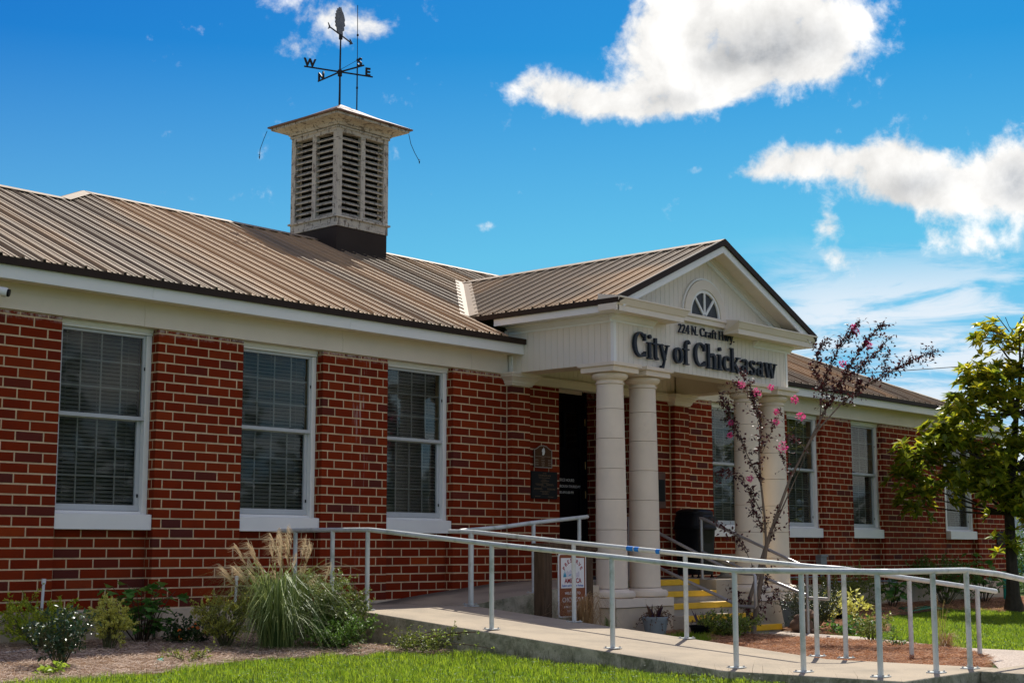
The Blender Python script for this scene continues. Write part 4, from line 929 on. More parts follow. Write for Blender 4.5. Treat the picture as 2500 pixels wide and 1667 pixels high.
for (a,b,s_) in ((-3.78,-3.86,'leftmost and longest scrap of blue tape round the inner ramp handrail'),(-3.875,-3.93,'middle scrap of blue tape on the inner ramp handrail'),(-4.14,-4.19,'rightmost scrap of blue tape on the inner ramp handrail, apart from the others')):
    q=MB(); f_=lambda y:(4.22+(4.25-4.22)*(-3.09-y)/1.39,y,.66+(.54-.66)*(-3.09-y)/1.39)
    q.tube([f_(a),f_(b)],.0258,14,cap=False); tag(part('tape_scrap',q,M['bluetape'],None),s_,'tape','scraps of blue tape on the ramp handrail')
railing('ramp_handrail','pipe handrail climbing beside the brick wall on the upper ramp',
 [(4.27,-1.42,.80),(4.9,-1.44,.845),(5.5,-1.43,.905),(6.45,-1.42,.985),(6.56,-1.42,.995)],[(4.42,-1.43,-.02,.80),(5.52,-1.43,.083,.895),(6.40,-1.42,.155,.97)])
def steprail(name,label,x,yb,zt0):
    t=thing(name,label,'handrail',(x,yb,-.5)); r=.021
    q=MB(); yt=yb+1.62
    q.tube([(x,yt+.02,zt0[0]+.005),(x,yt-.03,zt0[0]),(x,yb,zt0[1]),(x,yb-.18,zt0[1]-.02),(x,yb-.30,zt0[1]-.022),(x,yb-.315,zt0[1]-.05),(x,yb-.315,zt0[3]-.02),(x,yb-.30,zt0[3]-.04),(x,yb-.02,zt0[3]-.03)],r,12); part('rail',q,M['steel'],t,smooth=True)
    q=MB(); q.tube([(x,yt,zt0[2]),(x,yb,zt0[3])],r,12); part('lower_rail',q,M['steel'],t,smooth=True)
    for y,z0,z1 in ((yt,.19,zt0[0]),(yb,-.52,zt0[1])): 
        q=MB(); q.tube([(x,y,z0),(x,y,z1)],r,12); p=part('post',q,M['steel'],t,smooth=True); q=MB(); q.box(x-.05,x+.05,y-.05,y+.05,z0+.002,z0+.012); part('base_plate',q,M['steel'],p)
steprail('step_handrail','grey steel handrail on the left side of the entrance steps',7.98,-2.62,(1.0,.31,.54,-.075))
steprail('step_handrail','grey steel handrail on the right side of the entrance steps, by the trash can',9.12,-3.0,(1.01,.355,.56,.0))
# ---------------------------------------------------------------- trash can, urn
tc_=thing('trash_can','black plastic domed trash can standing on the porch','trash can',(10.18,-.50,.19)); tx,ty=10.22,-.52
q=MB(); q.lathe([(.205,.235),(.215,.24),(.232,.60),(.245,.86),(.252,.88)],tx,ty,40,4.5); part('bin_body',q,M['black'],tc_,smooth=True)
q=MB(); q.lathe([(.262,.875),(.272,.885),(.272,.915),(.262,.925),(.258,.95),(.245,1.05),(.228,1.10),(.235,1.105),(.232,1.135),(.20,1.165),(.10,1.182),(.0,1.184)],tx,ty,40,4.0); part('lid',q,M['black'],tc_,smooth=True)
q=MB(); q.box(tx-.17,tx+.17,ty-.262,ty-.235,.96,1.07); part('flap',q,M['black'],tc_,bev=.01)
q=MB(); q.box(tx-.15,tx+.15,ty-.236,ty-.218,.30,.84); part('front_panel',q,M['black'],tc_,bev=.008)
for a,b in ((-.17,-.17),(.17,-.17),(.17,.17),(-.17,.17)): q=MB(); q.lathe([(.03,.19),(.03,.20),(.015,.21),(.015,.24)],tx+a,ty+b,10); part('foot',q,M['black'],tc_,smooth=True)
q=MB(); ux_,uy_=10.68,-.72; q.lathe([(.10,.187),(.12,.20),(.07,.23),(.06,.26),(.12,.30),(.16,.38),(.15,.44),(.13,.48),(.16,.50),(.165,.53),(.145,.53),(.12,.47)],ux_,uy_,28); tag(part('stone_urn',q,mat('grey_urn_stone',(.23,.22,.18),.9,.25,9,.4,60),None,smooth=True),'squat grey stone urn beside the trash can, behind the right columns','urn')
# ---------------------------------------------------------------- welcome sign on timber posts
ws_=thing('welcome_sign','brown Preserve America welcome sign held between two weathered timber posts','sign',(5.1,-2.3,-.5)); sy=-2.3
for a in (4.60,5.33): q=MB(); q.box(a,a+.145,sy-.06,sy+.085,-.6,.57); part('post',q,M['wood'],ws_,bev=.006)
q=MB(); q.box(4.56,5.53,sy-.09,sy+.10,.571,.66); part('crossbeam',q,M['wood'],ws_,bev=.008)
def rrect(x0,x1,z0,z1,r,n=5):
    o=[]
    for cx_,cz_,a0 in ((x1-r,z0+r,-90),(x1-r,z1-r,0),(x0+r,z1-r,90),(x0+r,z0+r,180)):
        for k in range(n+1): a=R(a0+90*k/n); o.append((cx_+r*math.cos(a),cz_+r*math.sin(a)))
    return o
yb_=sy-.075
q=MB(); q.prism(rrect(4.835,5.325,-.155,.548,.035),yb_,yb_+.012); bd=part('sign_panel',q,M['textwhite'],ws_)
q=MB(); q.prism(rrect(4.85,5.31,-.14,.533,.026),yb_-.0015,yb_-.0002); part('sign_face',q,M['signbrown'],ws_)
q=MB(); q.box(4.875,5.285,yb_-.0035,yb_-.0016,.165,.497); part('emblem_panel',q,M['textwhite'],ws_)
ye=yb_-.0042; CXs=5.08
for i,ch in enumerate('PRESERVE'):
    a=R(150-120*i/7); rr_=.155; u=Vector((math.sin(a),0,-math.cos(a))); upv=Vector((math.cos(a),0,math.sin(a)))
    O=Vector((CXs,ye,.295))+Vector((math.cos(a)*rr_*1.0,0,math.sin(a)*rr_))-u*.017; text(ch,.062,M['textred'],bd,O,u,upv,.0006,off=.0015)
text('AMERICA',.074,M['textred'],bd,(5.085,ye,.222),align='CENTER',sx=.95,off=.0018); text('Explore and Enjoy Our Heritage',.036,M['textblue'],bd,(5.08,ye,.182),align='CENTER',sx=.80)
q=MB(); tree_=lambda x,h:[(x-.013,.287),(x+.013,.287),(x+.004,.287+h*.6),(x,.287+h),(x-.004,.287+h*.6)]
for x,h in ((4.925,.055),(4.94,.085),(4.955,.06)): q.prism(tree_(x,h),ye-.0006,ye+.0003)
q.prism([(5.0,.297),(5.03,.318),(5.06,.315),(5.04,.305)],ye-.0006,ye+.0003); q.prism([(5.10,.325),(5.14,.325),(5.13,.318),(5.10,.318)],ye-.0006,ye+.0003); part('emblem_trees',q,mat('sky_blue_print',(.05,.36,.55),.6),bd)
q=MB(); q.prism([(4.968,.285),(5.20,.285),(5.20,.335),(5.18,.35),(5.16,.33),(5.12,.345),(5.09,.372),(5.07,.35),(5.04,.368),(5.01,.34),(4.99,.36),(4.968,.34)],ye-.0002,ye+.0004); part('emblem_skyline',q,mat('pale_print',(.62,.60,.66),.6),bd)
text('WELCOME TO',.042,M['textwhite'],bd,(5.08,yb_-.0025,.095),align='CENTER'); text('CHICKASAW',.075,M['textwhite'],bd,(5.08,yb_-.0025,.012),align='CENTER',sx=.82); text('A PRESERVE AMERICA',.034,M['textwhite'],bd,(5.08,yb_-.0025,-.052),align='CENTER',sx=.95); text('COMMUNITY',.034,M['textwhite'],bd,(5.08,yb_-.0025,-.098),align='CENTER')
# ---------------------------------------------------------------- ground covers
from mathutils.geometry import delaunay_2d_cdt
def inpoly(px,py,poly):
    n=len(poly); c=np.zeros(len(px),bool); j=n-1
    for i in range(n):
        xi,yi=poly[i]; xj,yj=poly[j]
        with np.errstate(divide='ignore',invalid='ignore'):
            t=((yi>py)!=(yj>py))&(px<(xj-xi)*(py-yi)/((yj-yi) or 1e-9)+xi)
        c^=t; j=i
    return c
def sheet(name,poly,m_,dz,amp,label,step=.16,kind='structure'):
    P=[]
    for i in range(len(poly)):
        a=Vector(poly[i]);b=Vector(poly[(i+1)%len(poly)]); k=max(1,int((b-a).length/.25))
        for q in range(k):
            p=a+(b-a)*q/k; P.append(p)
    nb_=len(P); x0=min(p[0] for p in poly);x1=max(p[0] for p in poly);y0=min(p[1] for p in poly);y1=max(p[1] for p in poly)
    gx,gy=np.meshgrid(np.arange(x0,x1,step),np.arange(y0,y1,step)); gx=gx.ravel()+RNG.uniform(-.03,.03,gx.size); gy=gy.ravel()+RNG.uniform(-.03,.03,gy.size)
    k=inpoly(gx,gy,poly); P+=[Vector((float(a),float(b))) for a,b in zip(gx[k],gy[k])]
    vs_,_,fs_,_,_,_=delaunay_2d_cdt(P,[(i,(i+1)%nb_) for i in range(nb_)],[],1,1e-5)
    mb=MB(); mb.v=[(v.x,v.y,G(v.x,v.y)+(dz if dz>0 else .004)*(.35 if i<nb_ else 1)+(amp*(mnoise.noise(Vector((v.x*2.3,v.y*2.3,0)))+.5*mnoise.noise(Vector((v.x*7,v.y*7,3)))) if i>=nb_ else 0)) for i,v in enumerate(vs_)]; mb.f=[tuple(f) for f in fs_]
    o=part(name,mb,M[m_],None,smooth=True); tag(o,label,None,None,kind); return o
BEDL=[(-6,-.02),(-6,-3.0),(-3,-2.9),(-1.7,-2.82),(-.8,-2.85),(-.05,-2.55),(.4,-2.4),(1.3,-2.5),(1.95,-2.62),(2.57,-3.2),(2.57,-.02)]
BEDM=[(4.32,-1.51),(6.5,-1.51),(7.74,-1.87),(7.74,-2.25),(6.9,-2.42),(5.6,-2.5),(4.32,-2.7)]
ISL=[(4.32,-4.2),(5.3,-3.7),(6.6,-3.25),(7.1,-2.75),(7.6,-2.7),(7.95,-3.2),(7.85,-4.2),(7.65,-5.2),(7.2,-6.0),(6.1,-6.75),(4.32,-7.5)]
BEDR=[(9.52,-2.3),(9.3,-2.75),(9.3,-3.35),(10.2,-3.55),(11.5,-2.9),(13,-2.0),(14.2,-1.5),(17.1,-.95),(18.0,-2.3),(19.2,-2.2),(20.3,-1.3),(24,-1.4),(24,-.02),(10.97,-.02),(10.97,-1.9)]
WALK=[(7.9,-2.42),(9.45,-2.42),(9.3,-3.4),(8.8,-4.4),(8.35,-5.0),(8.02,-5.6),(7.88,-6.3),(8.0,-7.0),(9.5,-13),(5.5,-13),(5.5,-7.6),(5.0,-7.35),(6.1,-6.78),(7.2,-6.05),(7.67,-5.2),(7.88,-4.2),(7.98,-3.2)]
sheet('mulch_bed',BEDL,'mulch',.022,.012,'pine straw mulch bed along the left front wall')
sheet('mulch_bed',BEDM,'mulch',.03,.015,'pine straw mulch round the foot of the left column pedestal')
sheet('mulch_bed',ISL,'mulch',.03,.016,'pine straw island between the ramp and the pebble path')
sheet('mulch_bed',BEDR,'mulch',.022,.014,'pine straw bed along the right front wall')
sheet('pebble_path',WALK,'agg',.03,0,'exposed pebble path leading to the entrance steps',.4)
def arr_mesh(name,V,F4=None,F3=None,m_=None):
    me=bpy.data.meshes.new(name); me.vertices.add(len(V)); me.vertices.foreach_set('co',V.astype(np.float32).ravel())
    loops=[];starts=[];c=0
    L=np.concatenate([x.ravel() for x in (F4,F3) if x is not None and len(x)]); n4=0 if F4 is None else len(F4); n3=0 if F3 is None else len(F3)
    st=np.concatenate([np.arange(n4)*4,n4*4+np.arange(n3)*3]).astype(np.int32)
    me.loops.add(len(L)); me.loops.foreach_set('vertex_index',L.astype(np.int32)); me.polygons.add(n4+n3); me.polygons.foreach_set('loop_start',st)
    try: me.polygons.foreach_set('loop_total',np.concatenate([np.full(n4,4),np.full(n3,3)]).astype(np.int32))
    except Exception: pass
    me.update(calc_edges=True); me.validate()
    if m_ is not None: me.materials.append(m_)
    return me
def Gv(x,y):
    a=np.clip(-y,0,14); xx=np.clip(x,0,24); l=-.33-.004*xx-.025*a; r=-.33-.004*xx-.16*(1-np.exp(-a/1.5)); t=np.clip((x-2.8)/1.4,0,1); t=t*t*(3-2*t); return l*(1-t)+r*t
def nz(x,y,s,seed=0):
    r=np.random.default_rng(seed); out=np.zeros_like(x)
    for k in range(7):
        a=r.uniform(0,6.28); f=s*r.uniform(.6,2.2); out+=np.sin(f*(x*math.cos(a)+y*math.sin(a))+r.uniform(0,6.28))
    return out/7
def blades(x,y,z,h,w_,lean=.5,az=None,curl=.6):
    n=len(x); a=RNG.uniform(0,6.28,n) if az is None else az; f=a+RNG.uniform(-1.2,1.2,n)
    wx,wy=np.cos(a+1.57)*w_/2,np.sin(a+1.57)*w_/2; ln=h*lean*RNG.uniform(.2,1.2,n); dx_,dy_=np.cos(a)*ln,np.sin(a)*ln
    V=np.empty((n,5,3)); V[:,0]=np.stack([x-wx,y-wy,z],1); V[:,1]=np.stack([x+wx,y+wy,z],1)
    mx_,my_,mz_=x+dx_*.35,y+dy_*.35,z+h*.6
    V[:,2]=np.stack([mx_+wx*.8,my_+wy*.8,mz_],1); V[:,3]=np.stack([mx_-wx*.8,my_-wy*.8,mz_],1); V[:,4]=np.stack([x+dx_,y+dy_,z+h*(1-.25*curl*RNG.uniform(0,1,n))],1)
    i=np.arange(n)*5; return V.reshape(-1,3),np.stack([i,i+1,i+2,i+3],1),np.stack([i+3,i+2,i+4],1)
M['grass']=leafmat('grass_blade',(.08,.17,.010),(.34,.42,.03),.6,.5,.35)
def scatter(poly,dens,ex=[]):
    x0=min(p[0] for p in poly);x1=max(p[0] for p in poly);y0=min(p[1] for p in poly);y1=max(p[1] for p in poly)
    n=int((x1-x0)*(y1-y0)*dens); x=RNG.uniform(x0,x1,n); y=RNG.uniform(y0,y1,n); k=inpoly(x,y,poly)
    for e in ex: k&=~inpoly(x,y,e)
    return x[k],y[k]
def lawn(name,poly,dens,label,h0=.035,h1=.075,w0=.004,ex=[]):
    x,y=scatter(poly,dens,ex); c=nz(x,y,2.2,5); c2=nz(x,y,9,8); k=RNG.uniform(0,1,len(x))<np.clip(.95+c2*1.2,.25,1); x,y,c,c2=x[k],y[k],c[k],c2[k]
    h=(h0+(h1-h0)*RNG.beta(2,3,len(x)))*(1+.55*c+.6*c2); V,F4,F3=blades(x,y,Gv(x,y)-.004,h,w0*RNG.uniform(.7,1.4,len(x)),.75)
    o=bpy.data.objects.new(name,arr_mesh(name,V,F4,F3,M['grass'])); link(o); tag(o,label,'grass',None,'stuff'); return o
LAWNL=[(-4,-3.0),(-3,-2.95),(-1.7,-2.86),(-.8,-2.89),(-.05,-2.58),(.4,-2.43),(1.3,-2.53),(1.95,-2.65),(2.57,-3.2),(2.57,-8.6),(-1,-7.0),(-4,-5.0)]
lawn('grass',LAWNL,4300,'sunlit short grass of the front lawn beside the ramp',.03,.085,.005)
LAWNR=[(9.35,-3.5),(10.2,-3.65),(11.5,-3.0),(13,-2.1),(14.2,-1.6),(17.1,-1.05),(20.3,-1.35),(25,-1.5),(25,-4.5),(14,-9),(8.2,-9),(7.95,-6.3),(8.07,-5.6),(8.4,-5.0),(8.85,-4.4)]
lawn('grass',LAWNR,1700,'bright green lawn right of the pebble path',.03,.07,.0062)
STR=[(4.32,-2.65),(5.6,-2.45),(6.9,-2.36),(7.75,-2.30),(7.85,-2.72),(7.1,-2.75),(6.6,-3.3),(5.3,-3.75),(4.32,-4.25)]
lawn('grass',STR,3000,'strip of longer grass between the ramp and the column pedestal',.05,.12,.005)
lawn('grass',[(7.6,-2.75),(8.05,-2.75),(8.05,-4.4),(7.75,-4.9),(7.5,-4.6),(7.75,-3.4)],1100,'ragged grass growing at the edge of the pebble path',.04,.10,.005)
lawn('grass',[(9.2,-3.2),(10.2,-3.3),(10.5,-3.6),(9.4,-4.1),(9.0,-4.2)],900,'low weeds spilling over the path edge',.03,.06,.008)
# seed heads standing above the lawn, clover and daisies
x,y=scatter(LAWNL,22); V,F4,F3=blades(x,y,Gv(x,y),RNG.uniform(.10,.20,len(x)),np.full(len(x),.0032),.45)
x2,y2=scatter([(1.0,-2.6),(2.57,-3.3),(2.57,-8),(2.0,-8)],50); V2,G4,G3=blades(x2,y2,Gv(x2,y2),RNG.uniform(.10,.22,len(x2)),np.full(len(x2),.0032),.6)
V=np.concatenate([V,V2]); F4=np.concatenate([F4,G4+len(x)*5]); F3=np.concatenate([F3,G3+len(x)*5])
o=bpy.data.objects.new('grass_seed_heads',arr_mesh('grass_seed_heads',V,F4,F3,mat('dry_seed_head',(.10,.09,.035),.8,.4,4))); link(o); tag(o,'thin dry seed heads standing above the front lawn','grass',None,'stuff')
class LS:
    """many folded leaves in one mesh"""
    def __init__(s): s.p=[];s.d=[];s.n=[];s.L=[];s.W=[]
    def add(s,p,d,n,L,W): s.p.append(tuple(p));s.d.append(tuple(d));s.n.append(tuple(n));s.L.append(L);s.W.append(W)
    def build(s,name,m_,parent,kind='stuff',fold=.12,droop=.12):
        P=np.array(s.p);D=np.array(s.d,float);Nn=np.array(s.n,float);L=np.array(s.L)[:,None];Wd=np.array(s.W)[:,None]
        D/=np.linalg.norm(D,axis=1,keepdims=True)+1e-9; S_2=np.cross(Nn,D); S_2/=np.linalg.norm(S_2,axis=1,keepdims=True)+1e-9; U=np.cross(D,S_2)
        n=len(P); V=np.empty((n,6,3)); V[:,0]=P; V[:,1]=P+D*L*.38+S_2*Wd*.5+U*Wd*fold; V[:,2]=P+D*L*.38-S_2*Wd*.5+U*Wd*fold
        V[:,3]=P+D*L*.42-U*Wd*.04; V[:,4]=P+D*L*.75+S_2*Wd*.0-U*L*droop*.3; V[:,5]=P+D*L-U*L*droop
        i=np.arange(n)*6
        F3=np.concatenate([np.stack([i,i+2,i+3],1),np.stack([i,i+3,i+1],1),np.stack([i+2,i+5,i+3],1),np.stack([i+3,i+5,i+1],1)])
        me=arr_mesh(name,V.reshape(-1,3),None,F3,m_); o=bpy.data.objects.new(name,me); link(o,parent); return tag(o,None,None,None,kind)
def rv(s=1.): 
    v=Vector(RNG.normal(size=3).tolist()); return v.normalized()*s
o=LS()
for (pl,dn) in ((LAWNL,70),(LAWNR,25)):
    x,y=scatter(pl,dn)
    for a,b in zip(x,y):
        z=G(a,b)+random.uniform(.02,.05)
        for k in range(3): t=2.1*k+a*9; o.add((a,b,z),(math.cos(t),math.sin(t),.15),(0,0,1),.018,.017)
M['clover']=leafmat('clover_leaf',(.05,.13,.02),(.12,.24,.04),.4,.45,.4)
tag(o.build('clover',M['clover'],None),'small round clover leaves scattered through the lawn','clover',None,'stuff')
o=LS(); x,y=scatter(LAWNL,9)
for a,b in zip(x,y):
    z=G(a,b)+random.uniform(.05,.085)
    for k in range(5): t=1.26*k; o.add((a,b,z),(math.cos(t),math.sin(t),.3),(0,0,1),.008,.007)
tag(o.build('lawn_flowers',M['textwhite'],None),'tiny white flowers dotted over the front lawn','flowers',None,'stuff')
# pine straw needles
def straw(name,poly,n_per,cols,label,dz,Lm=.11,wd=.0026,amp=.03):
    x,y=scatter(poly,n_per); n=len(x); a=RNG.uniform(0,6.28,n); L=Lm*RNG.uniform(.5,1.3,n); bend=RNG.uniform(-.5,.5,n); z=Gv(x,y)+dz+RNG.uniform(0,amp,n)+.012*nz(x,y,5,3)
    V=np.empty((n,6,3)); 
    for k,(t,b) in enumerate(((-.5,-.5),(0,0),(.5,.5))):
        aa=a+bend*b; cx_,cy_=x+np.cos(aa)*L*t,y+np.sin(aa)*L*t; zz=z+(RNG.uniform(-.012,.022,n) if k!=1 else 0)
        V[:,2*k]=np.stack([cx_-np.sin(a)*wd/2,cy_+np.cos(a)*wd/2,zz+wd*.4],1); V[:,2*k+1]=np.stack([cx_+np.sin(a)*wd/2,cy_-np.cos(a)*wd/2,zz-wd*.4],1)
    i=np.arange(n)*6; F=np.concatenate([np.stack([i,i+1,i+3,i+2],1),np.stack([i+2,i+3,i+5,i+4],1)])
    o=bpy.data.objects.new(name,arr_mesh(name,V.reshape(-1,3),F,None,cols)); link(o); tag(o,label,'pine straw',None,'stuff')
M['straw1']=leafmat('pine_straw_faded',(.22,.13,.08),(.68,.52,.40),.15,.7,.3); M['straw2']=leafmat('pine_straw_red',(.16,.06,.03),(.60,.33,.17),.15,.7,.3)
straw('pine_straw',[(-3,-.02),(-3,-2.98),(-1.7,-2.95),(-.8,-2.95),(-.05,-2.68),(.4,-2.5),(1.3,-2.6),(1.95,-2.7),(2.57,-3.2),(2.57,-.02)],1700,M['straw1'],'faded pinkish pine straw lying on the left bed',.022)
straw('pine_straw',BEDM,1700,M['straw2'],'reddish pine straw round the left column pedestal',.03)
straw('pine_straw',ISL,1900,M['straw2'],'reddish pine straw heaped on the island beside the ramp',.035,.13,.0034,.035)
straw('pine_straw',BEDR,800,M['straw2'],'brown pine straw on the right wall bed',.02,.11,.004)
# ---------------------------------------------------------------- shrubs
def curve(P0,P1,bend,n=6):
    P0=Vector(P0);P1=Vector(P1); mid=(P0+P1)/2+Vector(bend); return [P0*(1-t)**2+mid*2*t*(1-t)+P1*t*t for t in np.linspace(0,1,n).tolist()]
def shrub(name,label,cat,x,y,h,r,nst,nlf,L,Wd,m_,form='round',stem='stem',group=None,z=None,jit=.25,sub=4,z0=0.):
    zb=G(x,y) if z is None else z; t=thing(name,label,cat,(x,y,zb),group); ls=LS(); sm_=MB()
    for s in range(nst):
        a=2*math.pi*s/nst+random.uniform(-.4,.4); q=math.sqrt(random.uniform(.02,1))
        if form=='round': e=Vector((math.cos(a)*r*q,math.sin(a)*r*q,h*(.55+.45*math.sqrt(max(0,1-q*q*.9))*random.uniform(.75,1.08))))
        elif form=='upright': q*=.8; e=Vector((math.cos(a)*r*q,math.sin(a)*r*q,h*(1-q*.75)*random.uniform(.8,1.05)))
        elif form=='spread': e=Vector((math.cos(a)*r*q,math.sin(a)*r*q,h*random.uniform(.35,1.0)*(1-.35*q)))
        P=curve((x+random.uniform(-.04,.04),y+random.uniform(-.04,.04),zb-.02),Vector((x,y,zb))+e,(e.x*.1,e.y*.1,h*.22),7)
        sm_.tube(P,[.006,.0055,.005,.004,.003,.0025,.0015],5,False)
        for b in range(sub):
            i=random.randint(2,6); o_=P[i]; d=(Vector((e.x,e.y,0)).normalized()*.5+rv(.8)+Vector((0,0,.55))).normalized(); l_=random.uniform(.4,1.)*r*.55
            Q=curve(o_,o_+d*l_,rv(.03),4); sm_.tube(Q,[.0025,.002,.0016,.001],4,False)
            for k in range(max(1,int(nlf/nst/sub))):
                u=random.uniform(.15,1.05); j=min(2,int(u*3)); p=Q[j]+(Q[min(j+1,3)]-Q[j])*(u*3-j) if u<1 else Q[3]
                dd=(d*.6+rv(.9)).normalized(); 
                if p.z+.0<zb+z0*h: continue
                ls.add(p+rv(L*jit),dd,(Vector((0,0,1))+rv(.7)),L*random.uniform(.65,1.25),Wd*random.uniform(.7,1.2))
    part('stems',sm_,M[stem],t); ls.build('foliage',m_,t); return t
gold=leafmat('golden_leaf',(.16,.30,.02),(.60,.60,.07),.45); yel=leafmat('yellow_leaf',(.52,.49,.06),(.78,.74,.22),.4); dkg=leafmat('dark_glossy_leaf',(.014,.038,.018),(.04,.08,.03),.15,.33,.5)
mid=leafmat('mid_green_leaf',(.04,.10,.016),(.14,.24,.03),.35); olive=leafmat('olive_leaf',(.06,.10,.016),(.28,.30,.05),.4); lime=leafmat('lime_leaf',(.15,.24,.02),(.34,.42,.05),.5)
shrub('golden_shrub','arching golden-green barberry-like shrub at the far left, against the foundation','shrub',-.36,-.45,.58,.40,34,8200,.026,.016,gold,'spread',sub=7)
shrub('holly_shrub','small glossy dark-leaved shrub standing in the mulch, leftmost and nearest','shrub',-1.22,-2.15,.45,.27,26,1300,.042,.024,dkg,'round',sub=6)
shrub('yellow_shrub','upright feathery yellow-green shrub left of the lobed hydrangea','shrub',0.06,-.90,.60,.23,30,6500,.024,.014,yel,'upright',sub=7)
shrub('abelia_shrub','rounded yellow-green shrub left of the plumed grass','shrub',1.05,-1.35,.48,.30,34,6500,.024,.015,leafmat('yellow_green_leaf',(.20,.22,.03),(.60,.56,.12),.45),'round',sub=7)
lt_=shrub('lantana','low dark green lantana with a few orange flowers','plant',1.07,-.75,.27,.34,18,900,.045,.03,leafmat('lantana_leaf',(.018,.045,.012),(.05,.09,.02),.25),'spread',sub=5)
q=MB()
for k in range(11):
    a=random.uniform(0,6.28); rr_=random.uniform(.05,.3); c=(1.07+rr_*math.cos(a)-.08,-.75+rr_*math.sin(a)-.1,G(1.07,-.75)+random.uniform(.08,.24))
    for j in range(5): q.ball((c[0]+random.uniform(-.012,.012),c[1]+random.uniform(-.012,.012),c[2]+random.uniform(-.005,.008)),.008,6,4)
part('flowers',q,mat('orange_petal',(.75,.16,.02),.6,.2,9),lt_,kind='stuff')
shrub('dense_shrub','dense twiggy green shrub between the plumed grass and the ramp','shrub',2.02,-1.75,.86,.44,44,7500,.032,.018,leafmat('dark_olive_leaf',(.04,.08,.015),(.24,.27,.05),.3),'upright',sub=8)
shrub('dense_shrub','dark tangled shrub low behind the plumed grass','shrub',1.80,-2.05,.42,.40,36,4200,.032,.018,mid,'spread',sub=7)
shrub('trailing_shrub','low trailing growth creeping along the ramp wall','shrub',2.28,-2.75,.20,.42,22,1300,.028,.017,olive,'spread',sub=5)
sp_=MB(); ls=LS()
for k in range(9):
    a=Vector((2.3,-2.5,-.36)); e=a+Vector((random.uniform(0,.22),-random.uniform(.3,1.2),random.uniform(.03,.22))); P=curve(a,e,(0,0,.1),7); sp_.tube(P,[.004]*6+[.002],4,False)
    for p in P[2:]: 
        for j in range(5): ls.add(p+rv(.02),rv(),(0,0,1),.026,.016)
t=thing('creeping_stems','long bare stems with a few lime leaves arching over the lawn edge','plant',(2.3,-2.5,-.36)); part('stems',sp_,M['wood'],t); ls.build('foliage',lime,t)
shrub('low_hedge_plant','low bright green clipped shrub at the foot of the crape myrtle','shrub',7.35,-2.95,.26,.34,40,3600,.030,.018,leafmat('bright_green_leaf',(.05,.10,.012),(.30,.36,.04),.4,.3,.6),'round',sub=6)
shrub('boxwood','round dark small-leaved boxwood right of the dog figurine','shrub',9.80,-2.70,.50,.44,48,6500,.020,.014,leafmat('boxwood_leaf',(.014,.03,.012),(.04,.07,.022),.15,.3,.6),'round',sub=8)
shrub('croton','shrub with large pale yellow leaves right of the boxwood','shrub',10.75,-2.75,.44,.26,14,190,.085,.045,yel,'round',sub=4)
shrub('dense_shrub','feathery olive shrub behind the black bowl planter','shrub',14.6,-.6,.72,.62,34,3800,.045,.02,olive,'spread',sub=6)
shrub('dense_shrub','dark green shrub against the foundation behind the ramp rail post','shrub',18.3,-.55,.78,.62,40,4200,.05,.026,mid,'round',sub=6)
shrub('yellow_shrub','small yellow-leaved shrub behind the flower pot right of the steps','shrub',11.9,-1.6,.5,.4,20,1500,.035,.02,yel,'spread',sub=5)
shrub('sapling','small green sapling shrub in pine straw at the path edge','shrub',8.35,-4.3,.34,.22,14,700,.04,.022,olive,'round',sub=5)
shrub('sapling','spindly green weed in the pine straw beside the far rail post','plant',7.1,-5.25,.30,.2,9,160,.035,.02,mid,'upright',sub=3)
shrub('ground_cover','low round-leaved creeper in front of the boxwood','plant',9.6,-3.35,.10,.42,26,700,.05,.045,leafmat('creeper_leaf',(.05,.13,.02),(.12,.24,.04),.4),'spread',sub=4)
shrub('weed_clump','low seedling weed on the mulch beside the teal cap','plant',-.05,-2.3,.16,.22,12,260,.035,.016,olive,'spread',sub=4)
shrub('weed_clump','small leafy weed at the bottom left edge of the mulch','plant',-1.62,-2.62,.12,.12,7,90,.05,.035,lime,'spread',sub=3)
# ornamental grass with plumes
def tuft(name,label,x,y,h,r,n,m_,group=None,w_=.005,z=None,droop=.35):
    zb=G(x,y) if z is None else z; t=thing(name,label,'ornamental grass',(x,y,zb),group); q=MB()
    for k in range(n):
        a=random.uniform(0,6.28); l_=h*random.uniform(.42,1.12); sprd=r*random.uniform(.1,1.1); d=Vector((math.cos(a),math.sin(a),0)); s=Vector((-d.y,d.x,0))*w_/2
        b=Vector((x,y,zb))+d*random.uniform(0,r*.22)
        dd_=droop*random.uniform(.1,1.3)
        P=[b,b+d*sprd*.14+Vector((0,0,l_*.45)),b+d*sprd*.42+Vector((0,0,l_*.82)),b+d*sprd*.82+Vector((0,0,l_*(.98-dd_*.45))),b+d*sprd*1.2+Vector((0,0,l_*(.98-dd_*1.25)))]
        o_=len(q.v)
        for i,p in enumerate(P): 
            w2=(1,1,.85,.6,.12)[i]; q.v+=[tuple(p-s*w2),tuple(p+s*w2)]
        q.f+=[(o_+2*i,o_+2*i+1,o_+2*i+3,o_+2*i+2) for i in range(4)]
    part('blades',q,m_,t,kind='stuff'); return t
gb=leafmat('reed_blade',(.025,.07,.012),(.30,.35,.11),.35,.5,.3)
mg=tuft('plume_grass','tall ornamental grass with tan feathery plumes in front of the railing',1.36,-1.75,.84,.68,950,gb,w_=.008,droop=.62)
pl_=MB(); stk=MB()
